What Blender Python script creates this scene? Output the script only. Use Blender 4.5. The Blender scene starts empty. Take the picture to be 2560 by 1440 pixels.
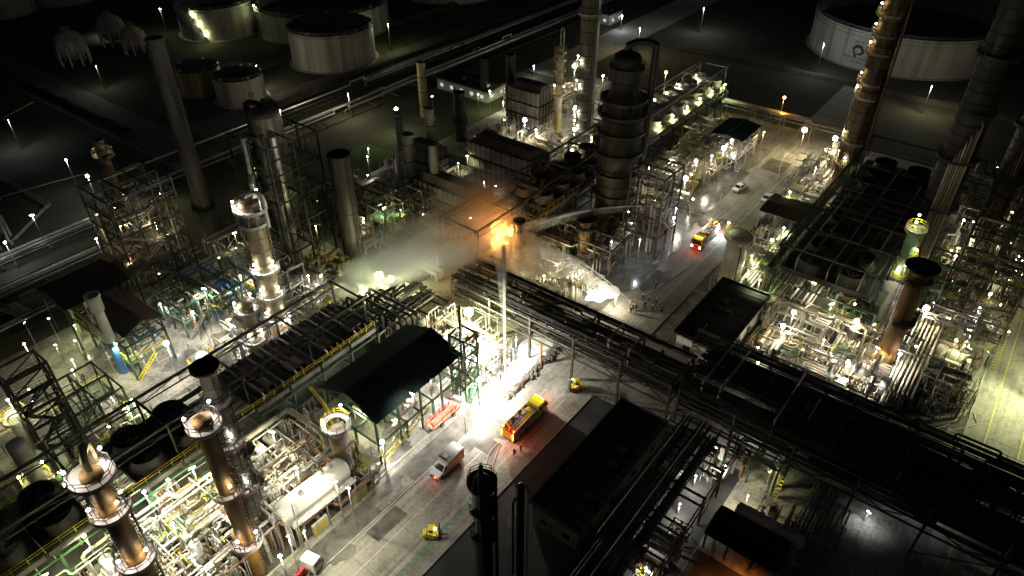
import bpy, math, random
from mathutils import Vector, Matrix
R = random.Random(11)
S = bpy.context.scene
PI = math.pi
rad = math.radians
cos, sin = math.cos, math.sin
# ------------------------------------------------------------------ camera
CH = 90.0; FPX = 1776.0; PIT = rad(36.5); YAW = rad(37.65)
cd = bpy.data.cameras.new('camera'); cam = bpy.data.objects.new('camera', cd)
S.collection.objects.link(cam); S.camera = cam
cd.sensor_width = 36; cd.lens = FPX/2560*36; cd.clip_start = .5; cd.clip_end = 4000
cam.location = (0, 0, CH); cam.rotation_euler = (PI/2-PIT, 0, YAW)
# ------------------------------------------------------------------ sky, moon, exposure
W = bpy.data.worlds.new('World'); S.world = W; W.use_nodes = True
nt = W.node_tree
sky = nt.nodes.new('ShaderNodeTexSky'); sky.sky_type = 'NISHITA'; sky.sun_disc = False
sky.sun_elevation = rad(25); sky.sun_rotation = rad(60)
bg = nt.nodes['Background']; bg.inputs['Strength'].default_value = 0.003
nt.links.new(sky.outputs['Color'], bg.inputs['Color'])
sd = bpy.data.lights.new('moon', 'SUN'); sd.energy = .004; sd.angle = rad(.5); sd.color = (1, .95, .85)
so = bpy.data.objects.new('moon', sd); S.collection.objects.link(so)
so.rotation_euler = (rad(65), 0, rad(-60))
S.view_settings.view_transform = 'Standard'; S.view_settings.look = 'None'
S.view_settings.exposure = 0.1; S.view_settings.gamma = 1
S.cycles.use_light_tree = True; S.cycles.max_bounces = 2; S.cycles.diffuse_bounces = 1
S.cycles.glossy_bounces = 1; S.cycles.transparent_max_bounces = 12; S.cycles.volume_bounces = 1
S.cycles.volume_max_steps = 80; S.cycles.volume_step_rate = 1.5
S.cycles.sample_clamp_indirect = 3; S.cycles.caustics_reflective = False; S.cycles.caustics_refractive = False
S.cycles.use_denoising = True; S.cycles.use_adaptive_sampling = False

# ------------------------------------------------------------------ pixel <-> ground
Fh = Vector((-sin(YAW), cos(YAW), 0)); Rt = Vector((cos(YAW), sin(YAW), 0))
Fw = Fh*cos(PIT)-Vector((0, 0, 1))*sin(PIT); Up = Fh*sin(PIT)+Vector((0, 0, 1))*cos(PIT)
def G(x, y, z=0.):
    d = Fw*FPX+Rt*(x-1280)-Up*(y-720); t = (z-CH)/d.z
    return (d.x*t, d.y*t)
def PR(p):
    d = Vector(p)-Vector((0, 0, CH)); k = d.dot(Fw)
    return (1280+FPX*d.dot(Rt)/k, 720-FPX*d.dot(Up)/k, FPX/k)
def HZ(bx, by, ty):
    X, Y = G(bx, by); lo, hi = 0., 88.
    for _ in range(40):
        m = (lo+hi)/2
        if PR((X, Y, m))[1] > ty: lo = m
        else: hi = m
    return X, Y, lo
# ------------------------------------------------------------------ materials
MATS = {}
def mat(name, c, r=.6, m=0., c2=None, sc=.8, amt=.5, bump=0., stretch=1., world=False, lo=.42, hi=.68, streak=0.):
    k = bpy.data.materials.new(name); k.use_nodes = True; t = k.node_tree; n = t.nodes; L = t.links
    b = n['Principled BSDF']; b.inputs['Specular IOR Level'].default_value = .28; b.inputs['Roughness'].default_value = r; b.inputs['Metallic'].default_value = m
    co = n.new('ShaderNodeNewGeometry') if world else n.new('ShaderNodeTexCoord')
    src = co.outputs['Position'] if world else co.outputs['Object']
    mp = n.new('ShaderNodeMapping'); mp.inputs['Scale'].default_value = (1, 1, stretch); L.new(src, mp.inputs['Vector'])
    nz = n.new('ShaderNodeTexNoise'); nz.inputs['Scale'].default_value = sc; nz.inputs['Detail'].default_value = 5
    nz.inputs['Roughness'].default_value = .62; L.new(mp.outputs['Vector'], nz.inputs['Vector'])
    cr = n.new('ShaderNodeValToRGB'); cr.color_ramp.elements[0].position = lo; cr.color_ramp.elements[1].position = hi
    c2 = c2 or tuple(x*.45 for x in c)
    fac = nz.outputs['Fac']
    if streak:
        m2 = n.new('ShaderNodeMapping'); m2.inputs['Scale'].default_value = (1.6, .05, 1); L.new(src, m2.inputs['Vector']); n2 = n.new('ShaderNodeTexNoise'); n2.inputs['Scale'].default_value = 1.; n2.inputs['Detail'].default_value = 6; L.new(m2.outputs['Vector'], n2.inputs['Vector'])
        n3 = n.new('ShaderNodeTexNoise'); n3.inputs['Scale'].default_value = 1.7; n3.inputs['Detail'].default_value = 8; L.new(src, n3.inputs['Vector'])
        a1 = n.new('ShaderNodeMix'); a1.inputs['Factor'].default_value = streak; L.new(fac, a1.inputs['A']); L.new(n2.outputs['Fac'], a1.inputs['B']); a2 = n.new('ShaderNodeMix'); a2.inputs['Factor'].default_value = .3; L.new(a1.outputs['Result'], a2.inputs['A']); L.new(n3.outputs['Fac'], a2.inputs['B']); fac = a2.outputs['Result']
    cr.color_ramp.elements[0].color = (*c, 1)
    cr.color_ramp.elements[1].color = (*[a*(1-amt)+q*amt for a, q in zip(c, c2)], 1)
    L.new(fac, cr.inputs['Fac']); L.new(cr.outputs['Color'], b.inputs['Base Color'])
    if bump:
        bp = n.new('ShaderNodeBump'); bp.inputs['Strength'].default_value = bump; bp.inputs['Distance'].default_value = .05
        L.new(nz.outputs['Fac'], bp.inputs['Height']); L.new(bp.outputs['Normal'], b.inputs['Normal'])
    MATS[name] = k; return k
def emit(name, c, s):
    k = bpy.data.materials.new(name); k.use_nodes = True; t = k.node_tree; b = t.nodes['Principled BSDF']
    b.inputs['Base Color'].default_value = (*c, 1); b.inputs['Emission Color'].default_value = (*c, 1)
    b.inputs['Emission Strength'].default_value = s
    k.cycles.emission_sampling = 'NONE'; MATS[name] = k; return k
RUST = (.2, .09, .035)
mat('concrete', (.30, .28, .24), .85, c2=(.09, .08, .065), sc=.2, amt=.9, bump=.15, world=True, streak=.2, lo=.44, hi=.6)
mat('road', (.33, .31, .265), .8, c2=(.13, .118, .098), sc=.25, amt=.85, bump=.12, world=True, streak=.45, lo=.44, hi=.62)
mat('tar', (.028, .027, .025), .7, c2=(.05, .047, .042), sc=.3, amt=.8, world=True)  # pavement colour darkened to stand for ground the lamps miss
mat('floor', (.085, .077, .062), .7, c2=(.04, .036, .03), sc=.55, amt=.85, bump=.2, world=True, lo=.38, hi=.62)
mat('asphalt', (.13, .12, .105), .8, c2=(.03, .03, .028), sc=.5, amt=.8, bump=.2, world=True)
mat('wet', (.1, .095, .085), .22, c2=(.2, .19, .165), sc=.35, amt=.9, world=True)
mat('soil', (.085, .07, .05), .95, c2=(.03, .028, .022), sc=.25, amt=.8, bump=.3, world=True)
mat('grass', (.042, .045, .028), .95, c2=(.07, .06, .035), sc=.12, amt=.8, bump=.3, world=True)
mat('lawn', (.07, .13, .02), .95, c2=(.04, .08, .015), sc=1.2, amt=.8, bump=.4, world=True)
mat('paint_white', (.62, .6, .52), .7, c2=(.3, .28, .24), sc=1.5, amt=.7, world=True)
mat('paint_green', (.12, .26, .15), .75, c2=(.2, .2, .17), sc=1.2, amt=.8, world=True)
mat('paint_yellow', (.62, .5, .12), .7, c2=(.3, .27, .2), sc=1.4, amt=.7, world=True)
mat('kerb', (.38, .36, .3), .85, c2=(.2, .18, .15), sc=.8, world=True)
mat('galv', (.34, .34, .32), .5, .3, c2=RUST, sc=.9, amt=.45)
mat('dark_steel', (.035, .038, .036), .55, .2, c2=(.09, .06, .04), sc=.8, amt=.5)
mat('rack_steel', (.06, .058, .052), .6, .1, c2=(.11, .07, .045), sc=.8, amt=.6)
mat('green_steel', (.045, .115, .065), .55, 0, c2=(.12, .1, .06), sc=.7, amt=.5)
mat('yellow', (.72, .55, .04), .5, 0, c2=(.4, .28, .05), sc=1.2, amt=.5)
mat('blue', (.05, .16, .42), .5, 0, c2=(.1, .14, .22), sc=1., amt=.5)
mat('pipe_cream', (.55, .5, .39), .45, .15, c2=(.27, .2, .12), sc=.7, amt=.6)
mat('pipe_alu', (.58, .57, .52), .36, .55, c2=(.28, .24, .18), sc=.8, amt=.5)
mat('pipe_rust', (.24, .14, .08), .7, 0, c2=(.1, .06, .04), sc=.8, amt=.6)
mat('pipe_dark', (.045, .044, .04), .4, .25, c2=(.08, .07, .055), sc=.5, amt=.6)
mat('pipe_white', (.64, .62, .55), .5, 0, c2=(.34, .28, .2), sc=.6, amt=.5)
mat('brown_shell', (.27, .145, .04), .6, 0, c2=(.1, .05, .018), sc=1.1, amt=.9, stretch=.1, bump=.1)
mat('dark_brown', (.13, .075, .03), .6, 0, c2=(.05, .028, .012), sc=1.1, amt=.9, stretch=.1, bump=.1)
mat('grey_shell', (.3, .29, .25), .5, .3, c2=(.12, .1, .07), sc=.4, amt=.7, stretch=.25, bump=.08)
mat('black_shell', (.034, .032, .028), .5, .25, c2=(.08, .072, .06), sc=.8, amt=.7, stretch=.15, bump=.1)
mat('stack_grey', (.16, .15, .13), .7, 0, c2=(.08, .07, .055), sc=.7, amt=.8, stretch=.12, bump=.08)
mat('tan_shell', (.42, .33, .2), .5, .2, c2=(.2, .13, .07), sc=.4, amt=.7, stretch=.25)
mat('white_shell', (.62, .61, .57), .4, 0, c2=(.36, .32, .26), sc=.3, amt=.6, stretch=.25)
mat('green_shell', (.2, .36, .22), .5, .1, c2=(.3, .28, .16), sc=.5, amt=.6)
mat('pink_deck', (.5, .42, .38), .6, 0, c2=(.4, .3, .24), sc=1., amt=.6)
mat('tank_white', (.43, .42, .36), .7, 0, c2=(.2, .17, .12), sc=.35, amt=.85, stretch=.06, bump=.05)
mat('tank_rust', (.36, .28, .19), .7, 0, c2=(.17, .09, .045), sc=.35, amt=.9, stretch=.06)
mat('tank_roof', (.06, .05, .045), .7, 0, c2=(.1, .07, .05), sc=.1, amt=.7)
mat('letter', (.05, .05, .045), .7, 0, sc=3)
mat('roof_green', (.035, .062, .05), .5, .15, c2=(.02, .03, .026), sc=.3, amt=.8)
mat('roof_brown', (.13, .1, .07), .75, 0, c2=(.06, .048, .035), sc=.4, amt=.8)
mat('roof_dark', (.03, .031, .03), .8, 0, c2=(.05, .045, .04), sc=.3, amt=.8)
mat('wall_white', (.55, .53, .48), .8, 0, c2=(.3, .27, .22), sc=.4, amt=.6)
mat('shroud', (.2, .19, .17), .55, .2, c2=(.09, .07, .05), sc=.7, amt=.6)
mat('shroud_pale', (.56, .53, .44), .55, .1, c2=(.3, .24, .16), sc=.7, amt=.6)
mat('blade', (.14, .135, .12), .45, .3, sc=2)
mat('black', (.012, .012, .012), .6, 0, sc=2)
mat('firebrick', (.15, .13, .11), .75, 0, c2=(.07, .055, .045), sc=.4, amt=.7)
mat('rubble', (.17, .15, .12), .95, 0, c2=(.05, .045, .04), sc=1.1, amt=.8, bump=.4)
mat('foam', (.82, .83, .84), .75, 0, c2=(.5, .5, .5), sc=.45, amt=.6, bump=.5, world=True)
mat('rubber', (.018, .018, .018), .8, 0, sc=5)
mat('rim', (.3, .3, .3), .4, .6, sc=4)
mat('glass', (.02, .025, .03), .08, 0, sc=2)
mat('car_white', (.72, .71, .68), .3, 0, c2=(.5, .48, .44), sc=.7, amt=.4)
mat('fire_lime', (.5, .5, .04), .32, 0, c2=(.45, .45, .05), sc=.8, amt=.4)
mat('fire_red', (.33, .025, .018), .35, 0, c2=(.28, .02, .015), sc=.8, amt=.5)
mat('orange', (.65, .24, .1), .4, 0, c2=(.4, .15, .08), sc=1, amt=.4)
mat('crane_red', (.4, .015, .02), .4, 0, sc=1)
mat('suit', (.5, .42, .08), .85, 0, sc=6); mat('suit_dark', (.045, .042, .038), .85, 0, sc=6)
mat('suit_blue', (.03, .05, .35), .85, 0, sc=6); mat('skin', (.4, .24, .16), .6, 0, sc=9)
mat('helmet', (.75, .72, .6), .35, 0, sc=9); mat('helmet_red', (.55, .03, .03), .35, 0, sc=9)
mat('hose', (.55, .52, .4), .8, 0, sc=3)
WARM = (1., .94, .7); GREEN = (.92, 1., .54); COOL = (.86, .93, 1.); SOD = (1., .55, .12); AMB = (1., .84, .46); WHT = (1., .975, .89)
for nm, c in (('warm', WARM), ('green', GREEN), ('cool', COOL), ('sod', SOD), ('amb', AMB), ('wht', WHT), ('ember', (1., .3, .05))):
    emit('bulb_'+nm, c, 60 if nm != 'sod' else 30)
COLS = dict(warm=WARM, green=GREEN, cool=COOL, sod=SOD, amb=AMB, wht=WHT, ember=(1., .3, .05))
emit('red_light', (1, .02, .01), 60); emit('amber_light', (1, .35, .02), 60); emit('lit_window', (.8, .9, 1), .5)
emit('blue_light', (.2, .4, 1), 30)
# ------------------------------------------------------------------ mesh builder
class MB:
    def __init__(s): s.v = []; s.f = []
    def add(s, vs, fs):
        n = len(s.v); s.v += [tuple(p) for p in vs]; s.f += [tuple(i+n for i in q) for q in fs]; return s
    def box(s, x0, x1, y0, y1, z0, z1):
        return s.add([(x0, y0, z0), (x1, y0, z0), (x1, y1, z0), (x0, y1, z0), (x0, y0, z1), (x1, y0, z1), (x1, y1, z1), (x0, y1, z1)],
                     [(0, 3, 2, 1), (4, 5, 6, 7), (0, 1, 5, 4), (1, 2, 6, 5), (2, 3, 7, 6), (3, 0, 4, 7)])
    def bar(s, p, q, w, h=None):
        p, q = Vector(p), Vector(q); d = q-p
        if d.length < 1e-5: return s
        d.normalize(); u = Vector((0, 0, 1)) if abs(d.z) < .95 else Vector((1, 0, 0))
        a = d.cross(u).normalized(); b = a.cross(d); h = (h or w)/2; w = w/2; vs = []
        for c in (p, q):
            vs += [c-a*w-b*h, c+a*w-b*h, c+a*w+b*h, c-a*w+b*h]
        return s.add(vs, [(0, 1, 2, 3), (7, 6, 5, 4), (0, 4, 5, 1), (1, 5, 6, 2), (2, 6, 7, 3), (3, 7, 4, 0)])
    def tube(s, pts, r, n=6, cap=True):
        pts = [Vector(p) for p in pts]; m = len(pts); rs = r if isinstance(r, (list, tuple)) else [r]*m
        u = None; vs = []
        for i, p in enumerate(pts):
            d = ((pts[i]-pts[i-1]).normalized() if i else Vector((0, 0, 0)))+((pts[i+1]-pts[i]).normalized() if i < m-1 else Vector((0, 0, 0)))
            if d.length < 1e-6: d = pts[i]-pts[i-1]
            d.normalize()
            if u is None:
                u = d.cross(Vector((0, 0, 1)) if abs(d.z) < .9 else Vector((1, 0, 0)))
            u = (u-d*u.dot(d)).normalized(); b = d.cross(u)
            k = 1.
            if 0 < i < m-1:
                c = (pts[i]-pts[i-1]).normalized().dot(d); k = min(1.5, 1/max(.3, c))
            for j in range(n):
                a = 2*PI*j/n; vs.append(p+(u*cos(a)+b*sin(a))*rs[i]*(k if n <= 8 else 1))
        fs = [(i*n+j, i*n+(j+1) % n, (i+1)*n+(j+1) % n, (i+1)*n+j) for i in range(m-1) for j in range(n)]
        if cap: fs += [tuple(range(n-1, -1, -1)), tuple(range((m-1)*n, m*n))]
        return s.add(vs, fs)
    def cyl(s, p, q, r, r2=None, n=12, cap=True):
        return s.tube([p, q], [r, r if r2 is None else r2], n, cap)
    def lathe(s, prof, n=20, c=(0, 0, 0), a0=0., a1=2*PI):
        full = a1-a0 > 2*PI-1e-4; k = n if full else n+1; vs = []
        for i in range(k):
            a = a0+(a1-a0)*i/n
            for r, z in prof: vs.append((c[0]+r*cos(a), c[1]+r*sin(a), c[2]+z))
        m = len(prof); fs = []
        for i in range(n):
            j = (i+1) % k
            for q in range(m-1): fs.append((i*m+q, j*m+q, j*m+q+1, i*m+q+1))
        return s.add(vs, fs)
    def ring(s, r0, r1, z0, z1, n=20, a0=0., a1=2*PI, c=(0, 0, 0)):
        s.lathe([(r0, z1), (r0, z0), (r1, z0), (r1, z1), (r0, z1)], n, c, a0, a1)
        return s
    def ball(s, c, r, n=10, sz=1.):
        k = n//2
        return s.lathe([(max(1e-4, r*sin(PI*i/k)), -r*sz*cos(PI*i/k)) for i in range(k+1)], n, c)
    def ext(s, prof, w, top=1., zr=None):
        # closed (y,z) outline extruded along x, half width w, narrowing to w*top above zr
        zs = [p[1] for p in prof]; z0 = zr if zr is not None else min(zs); z1 = max(zs); m = len(prof); vs = []
        for sg in (-1, 1):
            for y, z in prof:
                k = 1-(1-top)*max(0, (z-z0)/max(1e-6, z1-z0)); vs.append((sg*w*k, y, z))
        fs = [tuple(range(m)), tuple(range(2*m-1, m-1, -1))]+[(i, m+i, m+(i+1) % m, (i+1) % m) for i in range(m)]
        return s.add(vs, fs)
    def mesh(s, name, sm=35):
        me = bpy.data.meshes.new(name); me.from_pydata(s.v, [], s.f); me.update()
        if sm:
            me.polygons.foreach_set('use_smooth', [True]*len(me.polygons))
            me.set_sharp_from_angle(angle=rad(sm))
        return me
    def build(s, name, m, parent=None, sm=35, loc=None):
        return ob(name, s.mesh(name, sm), m, parent, loc)
C = S.collection; KIDS = {}
def ob(name, me, m, parent=None, loc=None):
    if m is not None and not me.materials: me.materials.append(MATS[m] if isinstance(m, str) else m)
    o = bpy.data.objects.new(name, me); C.objects.link(o)
    if parent: o.parent = parent; KIDS.setdefault(parent.name, []).append(o)
    if loc: o.location = loc
    return o
def tag(o, label=None, cat=None, group=None, kind=None):
    if label: o['label'] = label
    if cat: o['category'] = cat
    if group: o['group'] = group
    if kind: o['kind'] = kind
    return o
def thing(name, label, cat, loc=(0, 0, 0), rz=0., group=None):
    o = bpy.data.objects.new(name, None); C.objects.link(o); o.location = loc; o.rotation_euler = (0, 0, rz)
    o.empty_display_size = .3
    return tag(o, label, cat, group)
def struct(o): o['kind'] = 'structure'; return o
def kids(o):
    return KIDS.get(o.name, [])
def snapshot(o):
    return (o, [(k, [(g, []) for g in kids(k)]) for k in kids(o)])
def dup(snap, loc=None, rz=None, label=None, group=None, parent=None, scale=None):
    o, ch = snap; c = o.copy(); C.objects.link(c); c.parent = parent
    if loc is not None: c.location = loc
    if rz is not None: c.rotation_euler = (0, 0, rz)
    if scale is not None: c.scale = scale
    if label: c['label'] = label
    if group: c['group'] = group
    for k in ch: dup(k, parent=c)
    return c
def light(loc, w, col, parent=None, r=.18, name='lamp_light', spot=0):
    d = bpy.data.lights.new(name, 'SPOT' if spot else 'POINT'); d.energy = w; d.color = col; d.shadow_soft_size = r
    if spot: d.spot_size = rad(spot); d.spot_blend = .35
    o = bpy.data.objects.new(name, d); C.objects.link(o); o.location = loc
    if parent: o.parent = parent; KIDS.setdefault(parent.name, []).append(o)
    return o
def sheet(name, m, x0, x1, y0, y1, z, parent=None):
    return MB().add([(x0, y0, z), (x1, y0, z), (x1, y1, z), (x0, y1, z)], [(0, 1, 2, 3)]).build(name, m, parent, 0)
def rail(b, pts, h=1.1, st=1.5, w=.06):
    for i in range(len(pts)-1):
        p, q = Vector(pts[i]), Vector(pts[i+1]); L = (q-p).length; n = max(1, int(round(L/st)))
        for k in range(n+(i == len(pts)-2)):
            c = p.lerp(q, k/n); b.bar(c, c+Vector((0, 0, h)), w)
        for hh in (h, h*.55): b.bar(p+Vector((0, 0, hh)), q+Vector((0, 0, hh)), w)
    return b
def arc_rail(b, r, z, a0, a1, h=1.1, w=.06, st=1.3):
    n = max(3, int((a1-a0)*r/st))
    pts = [(r*cos(a0+(a1-a0)*i/n), r*sin(a0+(a1-a0)*i/n), z) for i in range(n+1)]
    for p in pts: b.bar(p, (p[0], p[1], z+h), w)
    for hh in (h, h*.55):
        for i in range(n): b.bar((pts[i][0], pts[i][1], z+hh), (pts[i+1][0], pts[i+1][1], z+hh), w)
    return b
def ladder(b, p, q, w=.5, st=.45, side=(1, 0, 0), cage=False):
    p, q, u = Vector(p), Vector(q), Vector(side).normalized()*w/2
    b.bar(p-u, q-u, .06); b.bar(p+u, q+u, .06); n = int((q-p).length/st)
    for i in range(1, n): c = p.lerp(q, i/n); b.bar(c-u, c+u, .04)
    return b
BULB = MB().ball((0, 0, 0), 1., 10).mesh('bulb')
BULBS = {}
def bulb(parent, loc, r, key):
    if key not in BULBS: BULBS[key] = BULB.copy(); BULBS[key].materials.append(MATS['bulb_'+key])
    o = ob('bulb', BULBS[key], None, parent, loc); o.scale = (r, r, r); return o
# ================================================================== SETTING
struct(sheet('ground', 'soil', -1500, 900, -700, 1900, -.03))
struct(sheet('grass', 'grass', -420, -136, -60, 420, -.02))
struct(sheet('grass', 'grass', -136, 140, 214, 420, -.02))
struct(sheet('pavement', 'concrete', -135.9, 60, -40, 213.9, -.01))
road = struct(sheet('road', 'road', -55, -43.6, -40, 262, .004))
struct(sheet('road', 'road', 10.5, 30, -40, 262, .004))
struct(sheet('road', 'road', -152, -136, 205, 620, .004))
struct(sheet('road', 'road', -135.8, -55.1, 203, 213, .006))
struct(sheet('road', 'road', -43.5, 10.4, 203, 213, .006))
struct(sheet('road', 'asphalt', -420, -176, 83, 97, .004))
struct(sheet('road', 'asphalt', -205, -192, 100, 420, .002))
# painted lines and green hatching on the road by the ambulance
for x, w in ((-50.9, .14), (-46.9, .12)):
    sheet('painted_line', 'paint_white', x-w/2, x+w/2, -20, 76, .009, road)
sheet('painted_line', 'paint_white', -46.9-.06, -46.9+.06, 100, 200, .009, road)
st = MB().add([(-.55, -.1, 0), (.55, .35, 0), (.55, .85, 0), (-.55, .4, 0)], [(0, 1, 2, 3)]).mesh('hatch_stripe', 0)
st.materials.append(MATS['paint_green'])
for a, b in ((18, 57), (103, 172)):
    y = a
    while y < b:
        ob('hatch_stripe', st, None, road, (-45.9, y, .009)); y += 1.05
sheet('painted_line', 'paint_white', -46.6, -46.5, 18, 57, .008, road)
sheet('painted_line', 'paint_yellow', 13.3, 13.5, 40, 200, .009, road); sheet('painted_line', 'paint_yellow', 18.2, 18.4, 40, 200, .009, road)
# road slabs: cut joints, darker asphalt repairs and wet stretches
for y in range(-16, 200, 8):
    sheet('slab_joint', 'asphalt', -54.9, -47.0, y+.0, y+.07, .007, road)
for x0, x1, y0, y1, m in ((-54.6, -52.0, 36, 42, 'asphalt'), (-58.9, -55.3, 18, 66, 'asphalt'), (-57.8, -55.5, 40, 47, 'concrete'),
                          (-54.5, -49, 58, 61, 'asphalt'), (-54.8, -51, 62.5, 68, 'concrete'), (-60.5, -55.2, 99, 178, 'asphalt'), (-54, -48, 182, 190, 'asphalt')):
    ZP = globals().get('ZP', .0055)+.0012; struct(sheet('road_patch', m, x0, x1, y0, y1, ZP))
for nm, x0, x1, y0, y1 in (('kerb', -43.6, -43.35, 15, 79), ('kerb', -43.6, -43.35, 99, 200), ('kerb', -55.25, -55., 15, 60), ('kerb', -55.25, -55., 178, 200), ('kerb', 10.2, 10.5, 104, 200), ('kerb', -60.3, -60., 15, 64)):
    y = y0
    k = struct(MB().box(x0, x1, y0, y1, -.01, .13).build(nm, 'kerb', None, 0))
struct(sheet('lawn', 'lawn', *[f for p in ((-152, -140), (118, 127)) for f in p], .003))
for x0, x1, y0, y1 in ((-91, -60.4, -4, 45.8), (-91, -79.1, 45.9, 71),  (-79, -60.4, 66.8, 80), (-113, -91.1, 54, 69), (-105, -91.1, -4, 30), (-134, -91, 84, 137), (-79, -60.6, 97.5, 202), (-43.2, -9, 120, 202), (-28.4, 8, 97.5, 119.9), (-8.9, 8, 120, 202)):
    struct(sheet('unit_floor', 'floor', x0, x1, y0, y1, -.005))
struct(sheet('yard', 'tar', -43.3, -15.5, 5, 80, -.004)); struct(sheet('yard', 'tar', -15.4, 10, 30, 63, -.004))  # near-black sheets paint in the darkness beyond the road edge
# wet ground right of the lit column
def blob(name, m, cx, cy, rx, ry, z, seed, parent=None, n=44, h=0.):
    q = random.Random(seed); ph = [q.random()*6.28 for _ in range(6)]; vs = [(cx, cy, z+h)]
    rr = [0.35, .7, 1.] if h else [1.]
    for k, f in enumerate(rr):
        for i in range(n):
            a = 2*PI*i/n; r = 1+sum(.16/(j+1)**.6*sin((j+2)*a+ph[j]) for j in range(6))
            vs.append((cx+rx*r*f*cos(a), cy+ry*r*f*sin(a), z+(h*(1-f**2)*(.6+.8*q.random()) if f < 1 else 0)))
    fs = [(0, 1+i, 1+(i+1) % n) for i in range(n)]
    for k in range(len(rr)-1):
        fs += [(1+k*n+i, 1+(k+1)*n+i, 1+(k+1)*n+(i+1) % n, 1+k*n+(i+1) % n) for i in range(n)]
    return MB().add(vs, fs).build(name, m, parent, 60)
for i, (px, py, rx, ry) in enumerate(((2290, 960, 2.2, 4), (2330, 1000, 4, 3), (2240, 1000, 2.4, 3), (2400, 1060, 4, 2.5), (2260, 1050, 3, 2), (1290, 1290, 1., 2),
                                      (930, 1180, 1.4, 2.2), (1000, 1130, 1., 3), (850, 1380, 1.6, 2.5), (450, 900, 2, 3), (240, 880, 2, 2.5), (560, 850, 3, 2),
                                      (1700, 560, 3.5, 6), (1660, 620, 3, 6), (1740, 520, 3, 5), (1640, 700, 2, 5), (1765, 500, 2.2, 7), (1800, 455, 1.6, 6), (1690, 540, 2, 8), (1600, 690, 2, 6), (1680, 600, 1.5, 7), (1780, 560, 3, 3.5), (1230, 1080, 2.5, 3), (1190, 1100, 1.5, 3), (960, 1230, 1., 3.5))):
    x, y = G(px, py); struct(blob('wet_patch', 'wet', x, y, rx, ry, (-.003 if not -60.6 < x < -43.6 else .0135)+.0007*i, i))
# foam and hose water on the ground
x, y = G(1325, 885); tag(blob('foam_blanket', 'foam', x, y, 3.2, 6.5, .012, 5, h=.18), 'white fire foam spread on the ground beside the rubble and red post', 'foam', kind='stuff')
x, y = G(1500, 728); tag(blob('foam_blanket', 'foam', x, y, 3.2, 4.4, .012, 8, h=.07), 'bright foam pooled under the spreading hose spray', 'foam', kind='stuff')
q = random.Random(3); b = MB()
for i in range(420):
    t = q.random(); px, py = (1268+125*t, 995-125*t); x, y = G(px+q.gauss(0, 4), py+q.gauss(0, 5)); r = .12+.4*q.random()**2
    vs = []
    for j in range(3):
        for k in range(5):
            a = k*2*PI/5+j*.5; rr = r*(1, 1.1, .5)[j]*(.7+.6*q.random()); vs.append((x+rr*cos(a), y+rr*sin(a), -.02+r*(0, .5, 1.1)[j]))
    b.add(vs, [(j*5+k, j*5+(k+1) % 5, (j+1)*5+(k+1) % 5, (j+1)*5+k) for j in range(2) for k in range(5)]+[(10, 11, 12, 13, 14)])
tag(b.build('rubble', 'rubble', None, 20), 'long heap of broken dark rubble along the road edge', 'rubble', kind='stuff')

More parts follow.
